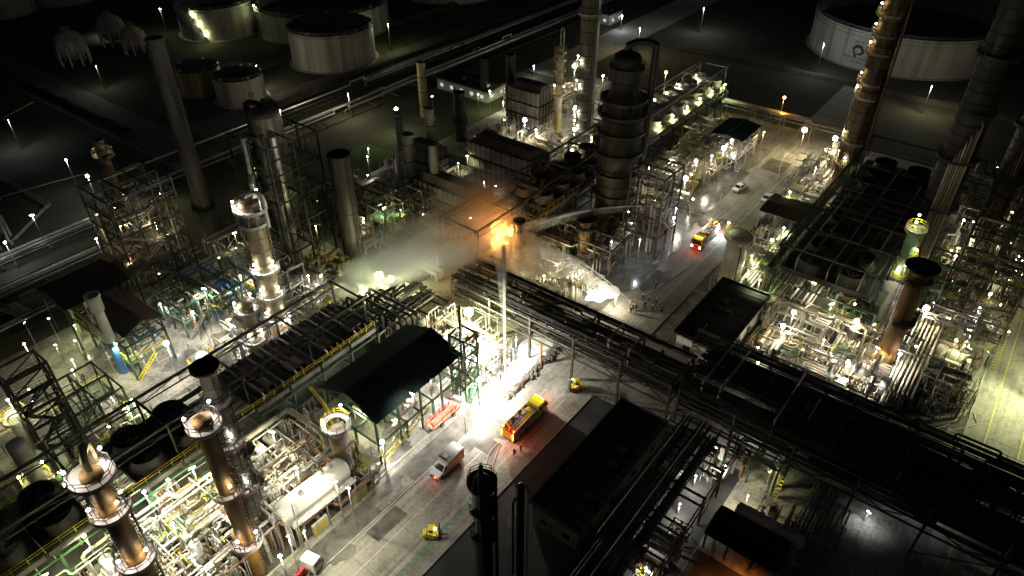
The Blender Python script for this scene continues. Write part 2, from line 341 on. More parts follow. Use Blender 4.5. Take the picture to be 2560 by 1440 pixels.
# ================================================================== BUILDERS
def tower(name, label, X, Y, h, r, m, segs=None, plats=(), cat='tower', group=None, top='dome', ladders=(0., PI), pipes=(), rings=4., ringm=None,
          skirt=None, railm='galv', deckm='pink_deck', n=24):
    t = thing(name, label, cat, (X, Y, 0), 0, group)
    segs = segs or [(0, r), (h, r)]
    rr = lambda z: next((a[1]+(b_[1]-a[1])*(z-a[0])/max(1e-6, b_[0]-a[0]) for a, b_ in zip(segs, segs[1:]) if a[0] <= z <= b_[0]), segs[-1][1])
    prof = [(q_, z) for z, q_ in segs]
    rt = segs[-1][1]
    MB().lathe(prof, n).build('shell', m, t)
    if top == 'dome':
        MB().lathe([(rt*cos(a), h+rt*.5*sin(a)) for a in [PI/2*i/5*.995 for i in range(6)]], n).build('head', m, t)
    elif top == 'open':
        b = MB().lathe([(rt+.12, h-.5), (rt+.12, h+.05), (rt-.12, h+.05), (rt-.12, h-1.5), (.01, h-1.5)], n); b.build('rim', m, t)
    elif top == 'hood':
        MB().lathe([(rt, h-1), (rt*1.75, h-.3), (rt*1.75, h), (.01, h+.15)], n).build('hood', 'black', t)
    if rings:
        b = None; z = rings*.8
        while z < h-.5:
            q_ = rr(z); MB().ring(q_-.02, q_+.12, z, z+.18, n).build('stiffener_ring', ringm or m, t); z += rings
    for P in plats:
        z, pr, a0, a1, lw, lk = (list(P)+[0, 'warm'])[:6]
        q_ = rr(z); pr = max(q_+.75, q_+(pr-q_)*.48)
        d = MB().ring(q_+.02, pr, z, z+.12, n, a0, a1); d.ring(pr-.05, pr+.03, z-.25, z+.35, n, a0, a1)
        d = d.build('platform', deckm, t)
        b = arc_rail(MB(), pr-.06, z+.3, a0, a1, w=.075); b.build('railing', railm, d, 0)
        b = MB(); k = max(3, int((a1-a0)*2))
        for i in range(k):
            a = a0+(a1-a0)*(i+.5)/k; b.bar((q_*cos(a), q_*sin(a), z-1.2), ((pr-.1)*cos(a), (pr-.1)*sin(a), z-.05), .1)
        b.build('bracket', railm, d, 0)
        if lw:
            for la in ([(a0+a1)/2] if lw < 1500 else [a0+(a1-a0)*.3, a0+(a1-a0)*.72]):
                pr2 = pr-.3; lb = MB().bar((pr2*cos(la), pr2*sin(la), z+.1), (pr2*cos(la), pr2*sin(la), z+2.2), .08).build('lamp_post', railm, t, 0)
                bulb(lb, (pr2*cos(la), pr2*sin(la), z+2.3), .2, lk)
                light((pr2*cos(la), pr2*sin(la), z+1.75), lw*.14, COLS[lk], lb, spot=165)
    for a in ladders:
        b = MB(); q_ = max(s_[1] for s_ in segs)+.45
        ladder(b, (q_*cos(a), q_*sin(a), 0), (q_*cos(a), q_*sin(a), h-.5), .55, .6, (-sin(a), cos(a), 0))
        z = 3.
        while z < h-1:
            for w in (-1, 1):
                e = Vector((q_*cos(a), q_*sin(a), z)); u = Vector((-sin(a), cos(a), 0))*.4*w; o_ = Vector((cos(a), sin(a), 0))*.7
                b.bar(e+u, e+u*.8+o_, .04)
            b.bar(e-u*.8+o_, e+u*.8+o_, .04)
            b.bar(e, (e.x*.6, e.y*.6, z), .06); z += 1.6
        b.build('ladder', railm, t, 0)
    for a, pr, z0, z1, pm in pipes:
        q_ = max(s_[1] for s_ in segs)+pr+.35; x, y = q_*cos(a), q_*sin(a)
        if z1 > h: pts = [(x, y, z0), (x, y, z1-.6), (x*.75, y*.75, z1), (x*.3, y*.3, z1), (0, 0, z1-.7), (0, 0, h)]
        else: pts = [(x, y, z0), (x, y, z1-.6), (x*.8, y*.8, z1), (0, 0, z1)]
        MB().tube(pts, pr, 8).build('pipe', pm, t)
    if skirt:
        q_ = segs[0][1]+.03
        for i in range(12):
            MB().add([(q_*1.02*cos(a), q_*1.02*sin(a), z) for a, z in ((i*PI/6, .1), (i*PI/6+.26, .1), (i*PI/6+.66, skirt), (i*PI/6+.4, skirt))], [(0, 1, 2, 3)]).build('hazard_stripe', 'yellow', t, 0)
    return t
def letters(t, txt, size, r, z, ang, m='letter'):
    cu = bpy.data.curves.new('txt', 'FONT'); cu.body = txt; cu.size = size; cu.align_x = 'CENTER'; cu.resolution_u = 2
    o = bpy.data.objects.new('txt', cu); C.objects.link(o); bpy.context.view_layer.update()
    me = bpy.data.meshes.new_from_object(o.evaluated_get(bpy.context.evaluated_depsgraph_get())); bpy.data.objects.remove(o)
    for v in me.vertices:
        a = ang+v.co.x/r; v.co = (r*cos(a), r*sin(a), z+v.co.y)
    me.materials.clear(); o = ob('lettering', me, m, t); o['kind'] = 'stuff'; return o
def tank(label, X, Y, r, h, m='tank_white', roof='float', stair=None, group='storage tanks', n=72, girders=(.93, .83), roofm='tank_roof', lamps=()):
    t = thing('storage_tank', label, 'tank', (X, Y, 0), 0, group)
    b = MB().lathe([(r, 0), (r, h), (r-.06, h), (r-.06, h*.5)] if roof == 'float' else [(r, 0), (r, h)], n); b.build('shell', m, t)
    if roof == 'float': MB().lathe([(r-.07, h*.62), (r*.8, h*.62), (r*.78, h*.6), (.01, h*.6)], n).build('floating_roof', roofm, t)
    else: MB().lathe([(r+.05, h-.02), (r*.6, h+r*.05), (.01, h+r*.08)], n).build('roof', roofm, t)
    for g in girders: MB().ring(r, r+.35, h*g, h*g+.12, n).build('wind_girder', m, t)
    MB().ring(r-.12, r+.14, h-.02, h+.1, n).build('rim', 'rack_steel', t)
    b = arc_rail(MB(), r+.1, h+.1, 0, 2*PI, 1., .06, 3.) if roof != 'x' else MB(); b.build('railing', 'galv', t, 0)
    for i in range(3):
        z = h*(i+1)/4; MB().ring(r, r+.025, z, z+.05, n).build('weld_seam', m, t)
    MB().ring(r+.05, r+1.2, 0, .2, n).build('ring_wall', 'kerb', t)
    for i in range(5):
        a = i*1.26+X; MB().box(-.35, .35, -.3, .3, 0, .7).build('vent', 'galv', t, 0, (r*.93*cos(a), r*.93*sin(a), h+.1))
    if stair:
        a0, a1 = stair; b = MB(); k = 34
        for i in range(k):
            f = i/k; a = a0+(a1-a0)*f; b.bar((r*cos(a), r*sin(a), h*f+.3), ((r+.9)*cos(a), (r+.9)*sin(a), h*f+.3), .28, .05)
            e = a0+(a1-a0)*(i+1)/k
            for rq, dz in ((r+.9, .3), (r+.9, 1.3)): b.bar((rq*cos(a), rq*sin(a), h*f+dz), (rq*cos(e), rq*sin(e), h*(i+1)/k+dz), .07)
            b.bar(((r+.9)*cos(a), (r+.9)*sin(a), h*f+.3), ((r+.9)*cos(a), (r+.9)*sin(a), h*f+1.3), .05)
        s_ = b.build('staircase', 'galv', t, 0)
        for f, w in lamps:
            a = a0+(a1-a0)*f; p = ((r+.75)*cos(a), (r+.75)*sin(a), h*f+2.2)
            MB().bar((p[0], p[1], h*f+.3), p, .08).build('lamp_post', 'galv', s_, 0); bulb(s_, p, .3, 'green'); light((p[0], p[1], p[2]-.75), w, GREEN, s_)
    return t
def tankpx(label, fx, fy, wpx, ty, **k):
    X, Y = G(fx, fy); d = Vector((X, Y)).normalized(); r = 10.
    for _ in range(6): r = wpx/2/PR((X+d.x*r, Y+d.y*r, 0))[2]
    h = HZ(fx, fy, ty)[2]
    return tank(label, X+d.x*r, Y+d.y*r, r, h, **k), X+d.x*r, Y+d.y*r, r, h
PM = ['pipe_cream', 'pipe_alu', 'pipe_cream', 'pipe_white', 'pipe_rust', 'galv']
def ebox(p, q, w): return MB().bar(p, q, w)
def rack(label, x0, x1, y0, y1, lv, bay, ax, npipes, steel='rack_steel', pm=('pipe_dark',), group='pipe racks', rmax=.3, loops=.25, seed=1, name='pipe_rack', rows=(0., 1.), brace=True, base=0.):
    q = random.Random(seed); t = thing(name, label, 'pipe rack', (x0, y0, base), 0, group)
    L = (y1-y0) if ax == 'y' else (x1-x0); Wd = (x1-x0) if ax == 'y' else (y1-y0)
    P = (lambda a, c, z: (c, a, z)) if ax == 'y' else (lambda a, c, z: (a, c, z))
    nb = max(1, int(round(L/bay))); top = max(lv)+.15
    for i in range(nb+1):
        a = L*i/nb
        for f in rows: MB().bar(P(a, Wd*f, -base), P(a, Wd*f, top), .34).build('post', steel, t, 0)
        for z in lv: MB().bar(P(a, -.3, z), P(a, Wd+.3, z), .22, .36).build('beam', steel, t, 0)
        if brace and i % 3 == 1 and i < nb:
            for f in (0., 1.):
                MB().bar(P(a, Wd*f, .3), P(a+L/nb, Wd*f, lv[0]-.3), .14).build('brace', steel, t, 0)
    for z in lv:
        for f in (0., 1.): MB().bar(P(0, Wd*f, z-.45), P(L, Wd*f, z-.45), .16, .3).build('girder', steel, t, 0)
    for li, z in enumerate(lv):
        c = .5; k = 0
        while c < Wd-.4 and k < npipes:
            r = q.choice([.08, .1, .14, .18, .22, rmax]); c += r
            a0 = -.6 if q.random() < .7 else q.random()*L*.5; a1 = L+.6 if q.random() < .7 else L*(.5+q.random()*.5)
            zz = z+.18+r; pts = [P(a0, c, zz-(2.5 if a0 > 0 else 0))]
            if a0 > 0: pts += [P(a0, c, zz-.3), P(a0+.3, c, zz)]
            if q.random() < loops and a1-a0 > 14:
                m_ = a0+(a1-a0)*(.25+.5*q.random()); u = .9+q.random()*.9; w = 1.5+q.random()*2.5
                pts += [P(m_-w, c, zz), P(m_-w, c, zz+u-.2), P(m_-w+.2, c, zz+u), P(m_+w-.2, c, zz+u), P(m_+w, c, zz+u-.2), P(m_+w, c, zz)]
            pts += [P(a1, c, zz)]
            MB().tube(pts, r, 8).build('pipe', q.choice(pm), t)
            c += r+.12+q.random()*.5*(Wd/npipes/1.2); k += 1
    return t
def structure(label, X, Y, wx, wy, lv, nx, ny, steel='green_steel', name='steel_structure', seed=2, group=None, deck=.7, railm='yellow', pipes=8, pm=PM, cat='structure', brace=.5, roof=None):
    q = random.Random(seed); t = thing(name, label, cat, (X, Y, 0), 0, group); top = lv[-1]
    xs = [-wx/2+wx*i/nx for i in range(nx+1)]; ys = [-wy/2+wy*i/ny for i in range(ny+1)]
    for x in xs:
        for y in ys: MB().bar((x, y, 0), (x, y, top+.2), .32).build('post', steel, t, 0)
    prev = 0
    for z in lv:
        for y in ys: MB().bar((-wx/2, y, z), (wx/2, y, z), .2, .34).build('beam', steel, t, 0)
        for x in xs: MB().bar((x, -wy/2, z-.02), (x, wy/2, z-.02), .2, .32).build('beam', steel, t, 0)
        if z < top or deck > .9:
            for i in range(nx):
                for j in range(ny):
                    if q.random() < deck:
                        b = MB(); x = xs[i]+.2; s_ = (xs[i+1]-xs[i]-.4)
                        k = max(2, int(s_/.35))
                        for e in range(k): b.box(x+s_*e/k, x+s_*e/k+.16, ys[j]+.2, ys[j+1]-.2, z+.18, z+.22)
                        b.build('deck_grating', steel, t, 0)
            b = MB(); e = .05; rail(b, [(-wx/2+e, -wy/2+e, z+.2), (wx/2-e, -wy/2+e, z+.2), (wx/2-e, wy/2-e, z+.2), (-wx/2+e, wy/2-e, z+.2), (-wx/2+e, -wy/2+e, z+.2)], 1.1, 1.6, .065)
            b.build('railing', railm, t, 0)
        for s_ in (-1, 1):
            if q.random() < brace: i = q.randrange(nx); MB().bar((xs[i], s_*wy/2, prev+.3), (xs[i+1], s_*wy/2, z-.2), .14).build('brace', steel, t, 0)
            if q.random() < brace: j = q.randrange(ny); MB().bar((s_*wx/2, ys[j], prev+.3), (s_*wx/2, ys[j+1], z-.2), .14).build('brace', steel, t, 0)
        prev = z
    for i in range(pipes):
        r = q.choice([.09, .12, .16, .24]); x, y = q.uniform(-wx/2, wx/2), q.uniform(-wy/2, wy/2); z0, z1 = 0, q.uniform(.4, 1.02)*top
        x2, y2 = q.uniform(-wx/2, wx/2), q.uniform(-wy/2, wy/2)
        pts = [(x, y, z0), (x, y, z1-.3), (x+.3*(1 if x2 > x else -1), y, z1), (x2, y, z1), (x2, y+.3*(1 if y2 > y else -1), z1), (x2, y2, z1)]
        MB().tube(pts, r, 7).build('pipe', q.choice(pm), t)
    b = MB()
    for a, z in enumerate(lv[:-1] if len(lv) > 1 else lv):
        z0 = lv[a-1] if a else 0
        for w in (-.4, .4): b.bar((wx/2+.5+w, -wy/2+(0 if a % 2 == 0 else wy*.6), z0+.1), (wx/2+.5+w, -wy/2+(wy*.6 if a % 2 == 0 else 0), z+.2), .08, .2)
        for e in range(10):
            f = (e+.5)/10; f2 = f if a % 2 == 0 else 1-f; y = -wy/2+wy*.6*f2; b.box(wx/2+.1, wx/2+.9, y-.12, y+.12, z0+(z-z0)*f, z0+(z-z0)*f+.04)
    b.build('stair', railm, t, 0)
    return t
def fan_mesh():
    d = {}
    d['sh'] = MB().lathe([(2.6, 0), (2.25, .5), (2.12, 1.3), (2.2, 1.9), (2.32, 2.05), (2.2, 2.07), (2.08, 1.9), (2.0, 1.3), (2.05, .1)], 28).mesh('fan_shroud')
    b = MB()
    for i in range(5):
        a = i*2*PI/5; u = Vector((cos(a), sin(a), 0)); v = Vector((-sin(a), cos(a), 0))
        b.add([u*.3-v*.12+Vector((0, 0, .7)), u*1.85-v*.22+Vector((0, 0, .75)), u*1.85+v*.22+Vector((0, 0, .92)), u*.3+v*.2+Vector((0, 0, .95))], [(0, 1, 2, 3)])
    b.cyl((0, 0, .55), (0, 0, 1.05), .34, n=10); d['bl'] = b.mesh('fan_blades')
    d['gd'] = MB().bar((-1.95, 0, .35), (1.95, 0, .35), .18).bar((0, -1.95, .35), (0, 1.95, .35), .18).cyl((0, 0, .0), (0, 0, .5), .4, n=8).mesh('drive_beam')
    return d
FAN = fan_mesh(); FANM = {}
def fanpart(k, m):
    if (k, m) not in FANM: FANM[k, m] = FAN[k].copy(); FANM[k, m].materials.append(MATS[m])
    return FANM[k, m]
def cooler(label, X, Y, z, wx, wy, fans, group, shm='shroud', boxm='dark_steel', deckm='roof_dark', frs=1.):
    t = thing('air_cooler', label, 'air cooler', (X, Y, z), 0, group)
    MB().box(-wx/2, wx/2, -wy/2+.05, wy/2-.05, -1.1, -.02).build('tube_bundle', boxm, t, 0)
    MB().box(-wx/2-.25, wx/2+.25, -wy/2+.02, wy/2-.02, -.02, .06).build('deck_plate', deckm, t, 0)
    for s_ in (-1, 1): MB().box(s_*wx/2-.3, s_*wx/2+.3, -wy/2+.2, wy/2-.2, -1.4, -.5).build('header_box', 'shroud', t, 0)
    if not fans:
        for i_ in range(5):
            yy = -wy/2+.7+i_*(wy-1.4)/4; MB().tube([(-wx/2+.3, yy, -.3), (-wx/2+.3, yy, .5+.2*(i_ % 2)), (-wx/2+.6, yy, .75+.2*(i_ % 2)), (wx/2-.6, yy, .75+.2*(i_ % 2)), (wx/2-.3, yy, .5), (wx/2-.3, yy, -.3)], .13+.05*(i_ % 3), 7).build('pipe', ('pipe_dark', 'galv', 'pipe_rust')[i_ % 3], t)
        MB().box(-wx*.3, -wx*.05, -1.6, 1.6, .06, .62).build('hatch_cover', 'roof_brown', t, 0); MB().box(wx*.1, wx*.33, -1.4, 1.4, .06, .5).build('hatch_cover', 'shroud', t, 0)
    for fx in fans:
        f = ob('fan_shroud', fanpart('sh', shm), None, t, (fx, 0, .06)); f.scale = (frs, frs, 1)
        o = ob('fan_blades', fanpart('bl', 'blade'), None, f); o.rotation_euler = (0, 0, R.random()*3)
        ob('drive_beam', fanpart('gd', 'dark_steel'), None, f)
        MB().lathe([(1.95, .03), (.01, .02)], 20).build('fan_shade_disc', 'black', f)  # black disc on the solid deck paints the shade inside the shroud
    return t
# --- small plant items: built once per variant, then copied
def flange(b, p, ax, r):
    p = Vector(p); a = Vector(ax)*.07; b.cyl(p-a, p+a, r*1.7, n=8)
def v_pump(m, mm):
    t = thing('pump', '', 'pump'); MB().box(-1.2, 1.2, -.45, .45, 0, .28).build('plinth', 'kerb', t, 0)
    MB().cyl((-1.05, 0, .75), (-.1, 0, .75), .33, n=10).build('motor', mm, t); MB().box(-.1, .35, -.16, .16, .3, .95).build('coupling_guard', 'yellow', t, 0)
    MB().cyl((.35, 0, .75), (.62, 0, .75), .38, n=12).cyl((.62, 0, .75), (1., 0, .75), .2, n=8).build('casing', 'galv', t)
    MB().tube([(1., 0, .75), (1.5, 0, .75), (1.7, 0, .95), (1.7, 0, 2.3), (1.7, .3, 2.5), (1.7, 2.2, 2.5)], .13, 7).build('pipe', m, t)
    b = MB().tube([(.5, 0, 1.), (.5, 0, 2.8), (.5, .3, 3.), (.5, 2.2, 3.)], .1, 7); flange(b, (.5, 0, 1.8), (0, 0, 1), .1); b.build('pipe', m, t)
    return t
def v_exch(m, L, r, stack):
    t = thing('heat_exchanger', '', 'heat exchanger')
    for k in range(stack):
        z = 1.+r+k*(2*r+.6); b = MB().cyl((-L/2, 0, z), (L/2, 0, z), r, n=16); sh = b.build('shell', m, t)
        MB().cyl((-L/2-.06, 0, z), (-L/2+.1, 0, z), r*1.18, n=16).build('flange', 'galv', sh); MB().cyl((L/2-.1, 0, z), (L/2+.08, 0, z), r*1.18, n=16).build('flange', 'galv', sh)
        MB().lathe([(r*cos(a), r*.55*sin(a)) for a in (0, .4, .8, 1.2, 1.56)], 16).build('head', m, sh).matrix_local = Matrix.Translation((L/2+.08, 0, z))@Matrix.Rotation(PI/2, 4, 'Y')
        for x in (-L*.28, L*.3): MB().box(x-.15, x+.15, -r*.8, r*.8, (0 if k == 0 else z-r-.6), z-r*.55).build('saddle', 'kerb' if k == 0 else 'galv', t, 0)
        b = MB().tube([(-L*.35, 0, z+r*.9), (-L*.35, 0, z+r+.7), (-L*.35, .3, z+r+.9), (-L*.35, 2.4, z+r+.9)], .14, 7); flange(b, (-L*.35, 0, z+r+.2), (0, 0, 1), .14); b.build('nozzle', m, t)
    return t
def v_drum(m, h, r):
    t = thing('vertical_drum', '', 'drum'); MB().lathe([(r*.3, 1.), (r, 1.5), (r, h), (r*.7, h+r*.35), (.01, h+r*.5)], 18).build('shell', m, t)
    for i in range(4): a = i*PI/2+.4; MB().bar((r*.95*cos(a), r*.95*sin(a), 0), (r*.95*cos(a), r*.95*sin(a), 2.), .14).build('leg', 'galv', t, 0)
    MB().tube([(0, 0, h+r*.4), (0, 0, h+r+.6), (.3, 0, h+r+.8), (r+.6, 0, h+r+.8), (r+.8, 0, h+r+.5), (r+.8, 0, .3)], .11, 7).build('pipe', 'pipe_cream', t)
    MB().cyl((0, -r, h*.6), (0, -r-.25, h*.6), .3, n=10).build('manway', 'galv', t)
    return t
def v_manif(seed, m1, m2, w, d, h):
    q = random.Random(seed); t = thing('pipe_manifold', '', 'pipes')
    for i in range(8):
        r = q.choice([.07, .09, .12, .17]); x, y = q.uniform(-w, w)/2, q.uniform(-d, d)/2; x2, y2 = q.uniform(-w, w)/2, q.uniform(-d, d)/2; z = q.uniform(.5, 1.)*h
        if q.random() < .5: pts = [(x, y, 0), (x, y, z-.2), (x+(.2 if x2 > x else -.2), y, z), (x2, y, z), (x2, y, z-.2), (x2, y, max(.1, z-1.5))]
        else: pts = [(x, y, 0), (x, y, z-.2), (x, y+(.2 if y2 > y else -.2), z), (x, y2, z), (x+.2, y2, z), (x2, y2, z)]
        b = MB().tube(pts, r, 7)
        if q.random() < .6: flange(b, (x, y, z*.5), (0, 0, 1), r); flange(b, (x, y, z*.5+.3), (0, 0, 1), r)
        b.build('pipe', q.choice([m1, m2]), t)
    for i in range(4):
        x, y, z = q.uniform(-w, w)/2, q.uniform(-d, d)/2, q.uniform(.6, h*.7)
        MB().cyl((x, y, 0), (x, y, z), .07, n=6).ball((x, y, z), .2, 8).cyl((x, y, z), (x, y, z+.5), .05, n=6).cyl((x-.02, y, z+.5), (x+.02, y, z+.52), .22, n=8).build('valve', q.choice(['galv', 'blue', 'pipe_rust', 'green_steel']), t)
    for s_ in (-1, 1): MB().bar((s_*w/2, -d/2, 0), (s_*w/2, -d/2, h*.8), .13).bar((s_*w/2, -d/2, h*.8), (s_*w/2, d/2, h*.8), .13).bar((s_*w/2, d/2, h*.8), (s_*w/2, d/2, 0), .13).build('support', 'galv', t, 0)
    return t
def v_bundle(seed, L, n, z, pm):
    q = random.Random(seed); t = thing('pipe_run', '', 'pipes'); c = 0.
    for i in range(n):
        r = q.choice([.08, .11, .15, .2]); c += r; zz = z+.12+r
        pts = [(c, -L/2, .2), (c, -L/2, zz-.25), (c, -L/2+.25, zz), (c, L/2-.25, zz)]+([(c, L/2, zz-.25), (c, L/2, .1)] if q.random() < .5 else [(c+.25, L/2, zz), (c+1.2, L/2, zz)])
        MB().tube(pts, r, 7).build('pipe', q.choice(pm), t); c += r+.1+q.random()*.15
    y = -L/2+1
    while y < L/2:
        MB().bar((-.1, y, z), (c+.1, y, z), .16).bar((-.05, y, 0), (-.05, y, z), .14).bar((c+.05, y, 0), (c+.05, y, z), .14).build('support', 'galv', t, 0); y += 3.5
    return t
def v_deck(seed, w, d, z, dm, rm):
    q = random.Random(seed); t = thing('service_platform', '', 'platform')
    b = MB(); k = int(w/.3)
    for i in range(k): b.box(-w/2+w*i/k, -w/2+w*i/k+.17, -d/2, d/2, z, z+.05)
    b.build('grating', dm, t, 0)
    for x in (-w/2, w/2):
        for y in (-d/2, d/2): MB().bar((x, y, 0), (x, y, z), .16).build('leg', dm, t, 0)
    MB().bar((-w/2, -d/2, z-.12), (w/2, -d/2, z-.12), .14).build('frame_beam', dm, t, 0); MB().bar((-w/2, d/2, z-.12), (w/2, d/2, z-.12), .14).build('frame_beam', dm, t, 0)
    rail(MB(), [(-w/2, -d/2, z), (w/2, -d/2, z), (w/2, d/2, z), (-w/2, d/2, z)], 1.1, 1.3, .06).build('railing', rm, t, 0)
    ladder(MB(), (-w/2-.25, 0, 0), (-w/2-.25, 0, z+1), .5, .4, (0, 1, 0)).build('ladder', rm, t, 0)
    return t
VAR = {}
def variants():
    V = VAR
    V['pump'] = [v_pump(m, mm) for m, mm in (('pipe_cream', 'galv'), ('pipe_alu', 'blue'), ('pipe_white', 'green_steel'))]
    V['exch'] = [v_exch('pipe_cream', 5., .5, 1), v_exch('pipe_alu', 5.5, .45, 2), v_exch('tan_shell', 4.5, .6, 2), v_exch('grey_shell', 5.5, .55, 3)]
    V['drum'] = [v_drum('pipe_cream', 4.5, .8), v_drum('white_shell', 5.5, .7), v_drum('grey_shell', 6.5, .9)]
    V['manif'] = [v_manif(i, *mm, *dd) for i, (mm, dd) in enumerate(zip((('pipe_cream', 'pipe_alu'), ('pipe_white', 'pipe_cream'), ('pipe_alu', 'pipe_rust'), ('pipe_cream', 'yellow'), ('pipe_cream', 'galv')), ((3, 3, 3), (3.4, 2.6, 4), (2.6, 3.6, 3.6), (3, 3, 2.4), (3.5, 3.5, 5))))]
    V['run'] = [v_bundle(i, L, n, z, pm) for i, (L, n, z, pm) in enumerate(((8, 5, .5, PM), (10, 6, 1.6, PM), (7, 4, 2.6, ['pipe_cream', 'pipe_alu']), (9, 7, 3.4, PM), (6, 5, .4, ['pipe_white', 'pipe_cream'])))]
    V['deck'] = [v_deck(1, 3, 3, 3.2, 'galv', 'yellow'), v_deck(2, 2.4, 4, 4.6, 'green_steel', 'yellow'), v_deck(3, 3.4, 2.4, 2.4, 'galv', 'galv')]
    for k in V: V[k] = [snapshot(o) for o in V[k]]
variants()
LM = []
def near(x, y):
    return min(LM, key=lambda l: (l[0]-x)**2+(l[1]-y)**2)[2] if LM else ''
NAMES = dict(pump=('pump with grey motor', 'pump with blue motor', 'pump with green motor'), exch=('single cream heat exchanger', 'twin stacked silver exchangers', 'twin stacked tan exchangers', 'triple stacked grey exchangers'), drum=('small cream drum on legs', 'white drum on legs', 'tall grey drum on legs'),
             manif=('cream and silver pipe tangle', 'white pipe tangle', 'silver and rusty pipe tangle', 'cream and yellow pipe tangle', 'tall cream pipe tangle'), run=('low bundle of five pipes', 'raised bundle of six pipes', 'high bundle of four pipes', 'high bundle of seven pipes', 'low bundle of white pipes'),
             deck=('grey platform with yellow rails', 'green platform with yellow rails', 'low all-grey railed platform'))
FIRST = set()
OCC = []
def occ(x0, x1, y0, y1): OCC.append((x0, x1, y0, y1))
def free(x, y, r): return not any(a-r < x < b+r and c-r < y < d+r for a, b, c, d in OCC)
def fill(where, x0, x1, y0, y1, cell=3.6, seed=1, wt=dict(pump=3, exch=3, drum=1.2, manif=6, run=4, deck=2), skip=.06):
    q = random.Random(seed); ks = list(wt); ws = [wt[k] for k in ks]
    nx = max(1, int((x1-x0)/cell)); ny = max(1, int((y1-y0)/cell))
    for i in range(nx):
        for j in range(ny):
            x = x0+(x1-x0)*(i+.5)/nx+q.uniform(-.5, .5); y = y0+(y1-y0)*(j+.5)/ny+q.uniform(-.5, .5)
            k = q.choices(ks, ws)[0]; v = q.randrange(len(VAR[k])); rz = q.choice([0, 0, PI/2, PI, -PI/2]) if k != 'run' else q.choice([0, 0, PI/2])
            if q.random() < skip or not free(x, y, .9): continue
            sn = VAR[k][v]; lab = f'{NAMES[k][v]} near {near(x, y)}'; grp = lab
            if (k, v) not in FIRST:
                FIRST.add((k, v)); o = sn[0]; o.location = (x, y, 0); o.rotation_euler = (0, 0, rz); o['label'] = lab; o['group'] = grp
            else: dup(sn, (x, y, 0), rz, lab, grp)
LF = .75; SPA = 156
def pipelines(x0, x1, y0, y1, n, seed, zs=(1.2, 7.2), pm=PM):
    q = random.Random(seed)
    for i in range(n):
        ax = q.random() < .5; Lm = (x1-x0) if ax else (y1-y0); L = q.uniform(.3, .95)*min(Lm, 22); r = q.choice([.07, .09, .12, .16, .24]); z = q.uniform(*zs); m = q.choice(pm)
        x = q.uniform(x0, x1-(L if ax else 0)); y = q.uniform(y0, y1-(0 if ax else L)); D = Vector((1, 0, 0)) if ax else Vector((0, 1, 0)); N = Vector((0, 1, 0)) if ax else Vector((1, 0, 0)); e = r*1.8
        lab = f"{ {'pipe_cream': 'cream', 'pipe_alu': 'silver', 'pipe_white': 'white', 'pipe_rust': 'rusty', 'galv': 'grey', 'yellow': 'yellow', 'pipe_dark': 'dark'}[m]} {'thick' if r > .14 else 'thin'} bent pipe line near {near(x, y)}"
        t = thing('pipe_line', lab, 'pipe', (x, y, 0), 0, lab); U = Vector((0, 0, 1)); k = q.uniform(.3, .7)*L; s_ = q.choice([-1, 1])*q.uniform(.8, 2.)
        P = [U*0, U*(z-e), U*z+D*e, U*z+D*(k-e), U*z+D*k+N*(s_*.3), U*z+D*k+N*(s_*.7), U*z+D*(k+e)+N*s_, U*z+D*(L-e)+N*s_, U*(z-e)+D*L+N*s_, D*L+N*s_]
        MB().tube(P, r, 8).build('pipe', m, t)
        for f in (.25, .75):
            c = D*(L*f)+(N*s_ if L*f > k else N*0); MB().bar(c+N*.45, c+N*.45+U*(z-r), .12).bar(c-N*.45, c-N*.45+U*(z-r), .12).bar(c-N*.55+U*(z-r-.06), c+N*.55+U*(z-r-.06), .12).build('support', 'galv', t, 0)
        for f in (.2, .6): b = MB(); flange(b, D*(L*f)+(N*s_ if L*f > k else N*0)+U*z, D, r); b.build('flange', m, t)
def lamp(px, py, z, w, key='warm', b=.28, where='', base=0., name='lamp_post', key2=''):
    X, Y = G(px, py, z); lab = f'lamp post with {dict(warm="warm", green="greenish", cool="cold white", sod="orange", amb="amber", wht="white", ember="red-orange")[key]} lamp near {near(X, Y)}'; t = thing(name, lab, 'lamp', (X, Y, base), 0, lab)
    h = z-base; MB().bar((0, 0, 0), (0, 0, h-b), .13).build('pole', 'galv', t, 0)
    MB().lathe([(.05, -b*1.3), (b*.5, -b*1.2), (b*.6, -b*.8), (.05, -b*.75)], 10, (0, 0, h)).build('fitting', 'rack_steel', t)
    o_ = bulb(t, (0, 0, h), b, key)
    if b < .3 and R.random() < .4: o_.scale = (b*2.2, b*.5, b*.5); o_.rotation_euler = (0, 0, R.random()*3)
    if w*LF > 240: light((.3, -.3, h-b*1.35-.25), w*LF, COLS[key], t, .2, spot=0 if key2 == 'bare' else SPA)
    return t
# ================================================================== STORAGE TANKS AND SPHERES
tk, X, Y, r, h = tankpx('huge pale crude oil tank with dark emblem and lettering on its shell', 2225, 190, 425, 95, stair=None)
a = math.atan2(-Y, -X)-.40
letters(tk, 'CRUDO', 1.3, r+.03, h*.66, a); letters(tk, 'Y-T8041', 1.1, r+.03, h*.57, a)
letters(tk, 'PETROECUADOR', 1.25, r+.03, h*.235, a); letters(tk, 'CAP 38466', 1.15, r+.03, h*.14, a)
lg = [[(-2.3, 1.1), (-.9, 2.6), (1., 2.6), (2.3, 1.2), (1.7, .5), (.7, 1.5), (-.5, 1.5), (-1.3, .6)], [(-2.3, 1.1), (-1.3, .6), (.4, -1.9), (-.7, -1.9)], [(2.3, 1.2), (1.7, .5), (.9, -.2), (.1, -.2), (-.3, -.9), (1.5, -.9), (2.6, .2)]]
for pl in lg:
    MB().add([((r+.03)*cos(a+x/r), (r+.03)*sin(a+x/r), h*.425+y) for x, y in pl], [tuple(range(len(pl)))]).build('emblem', 'letter', tk, 0)
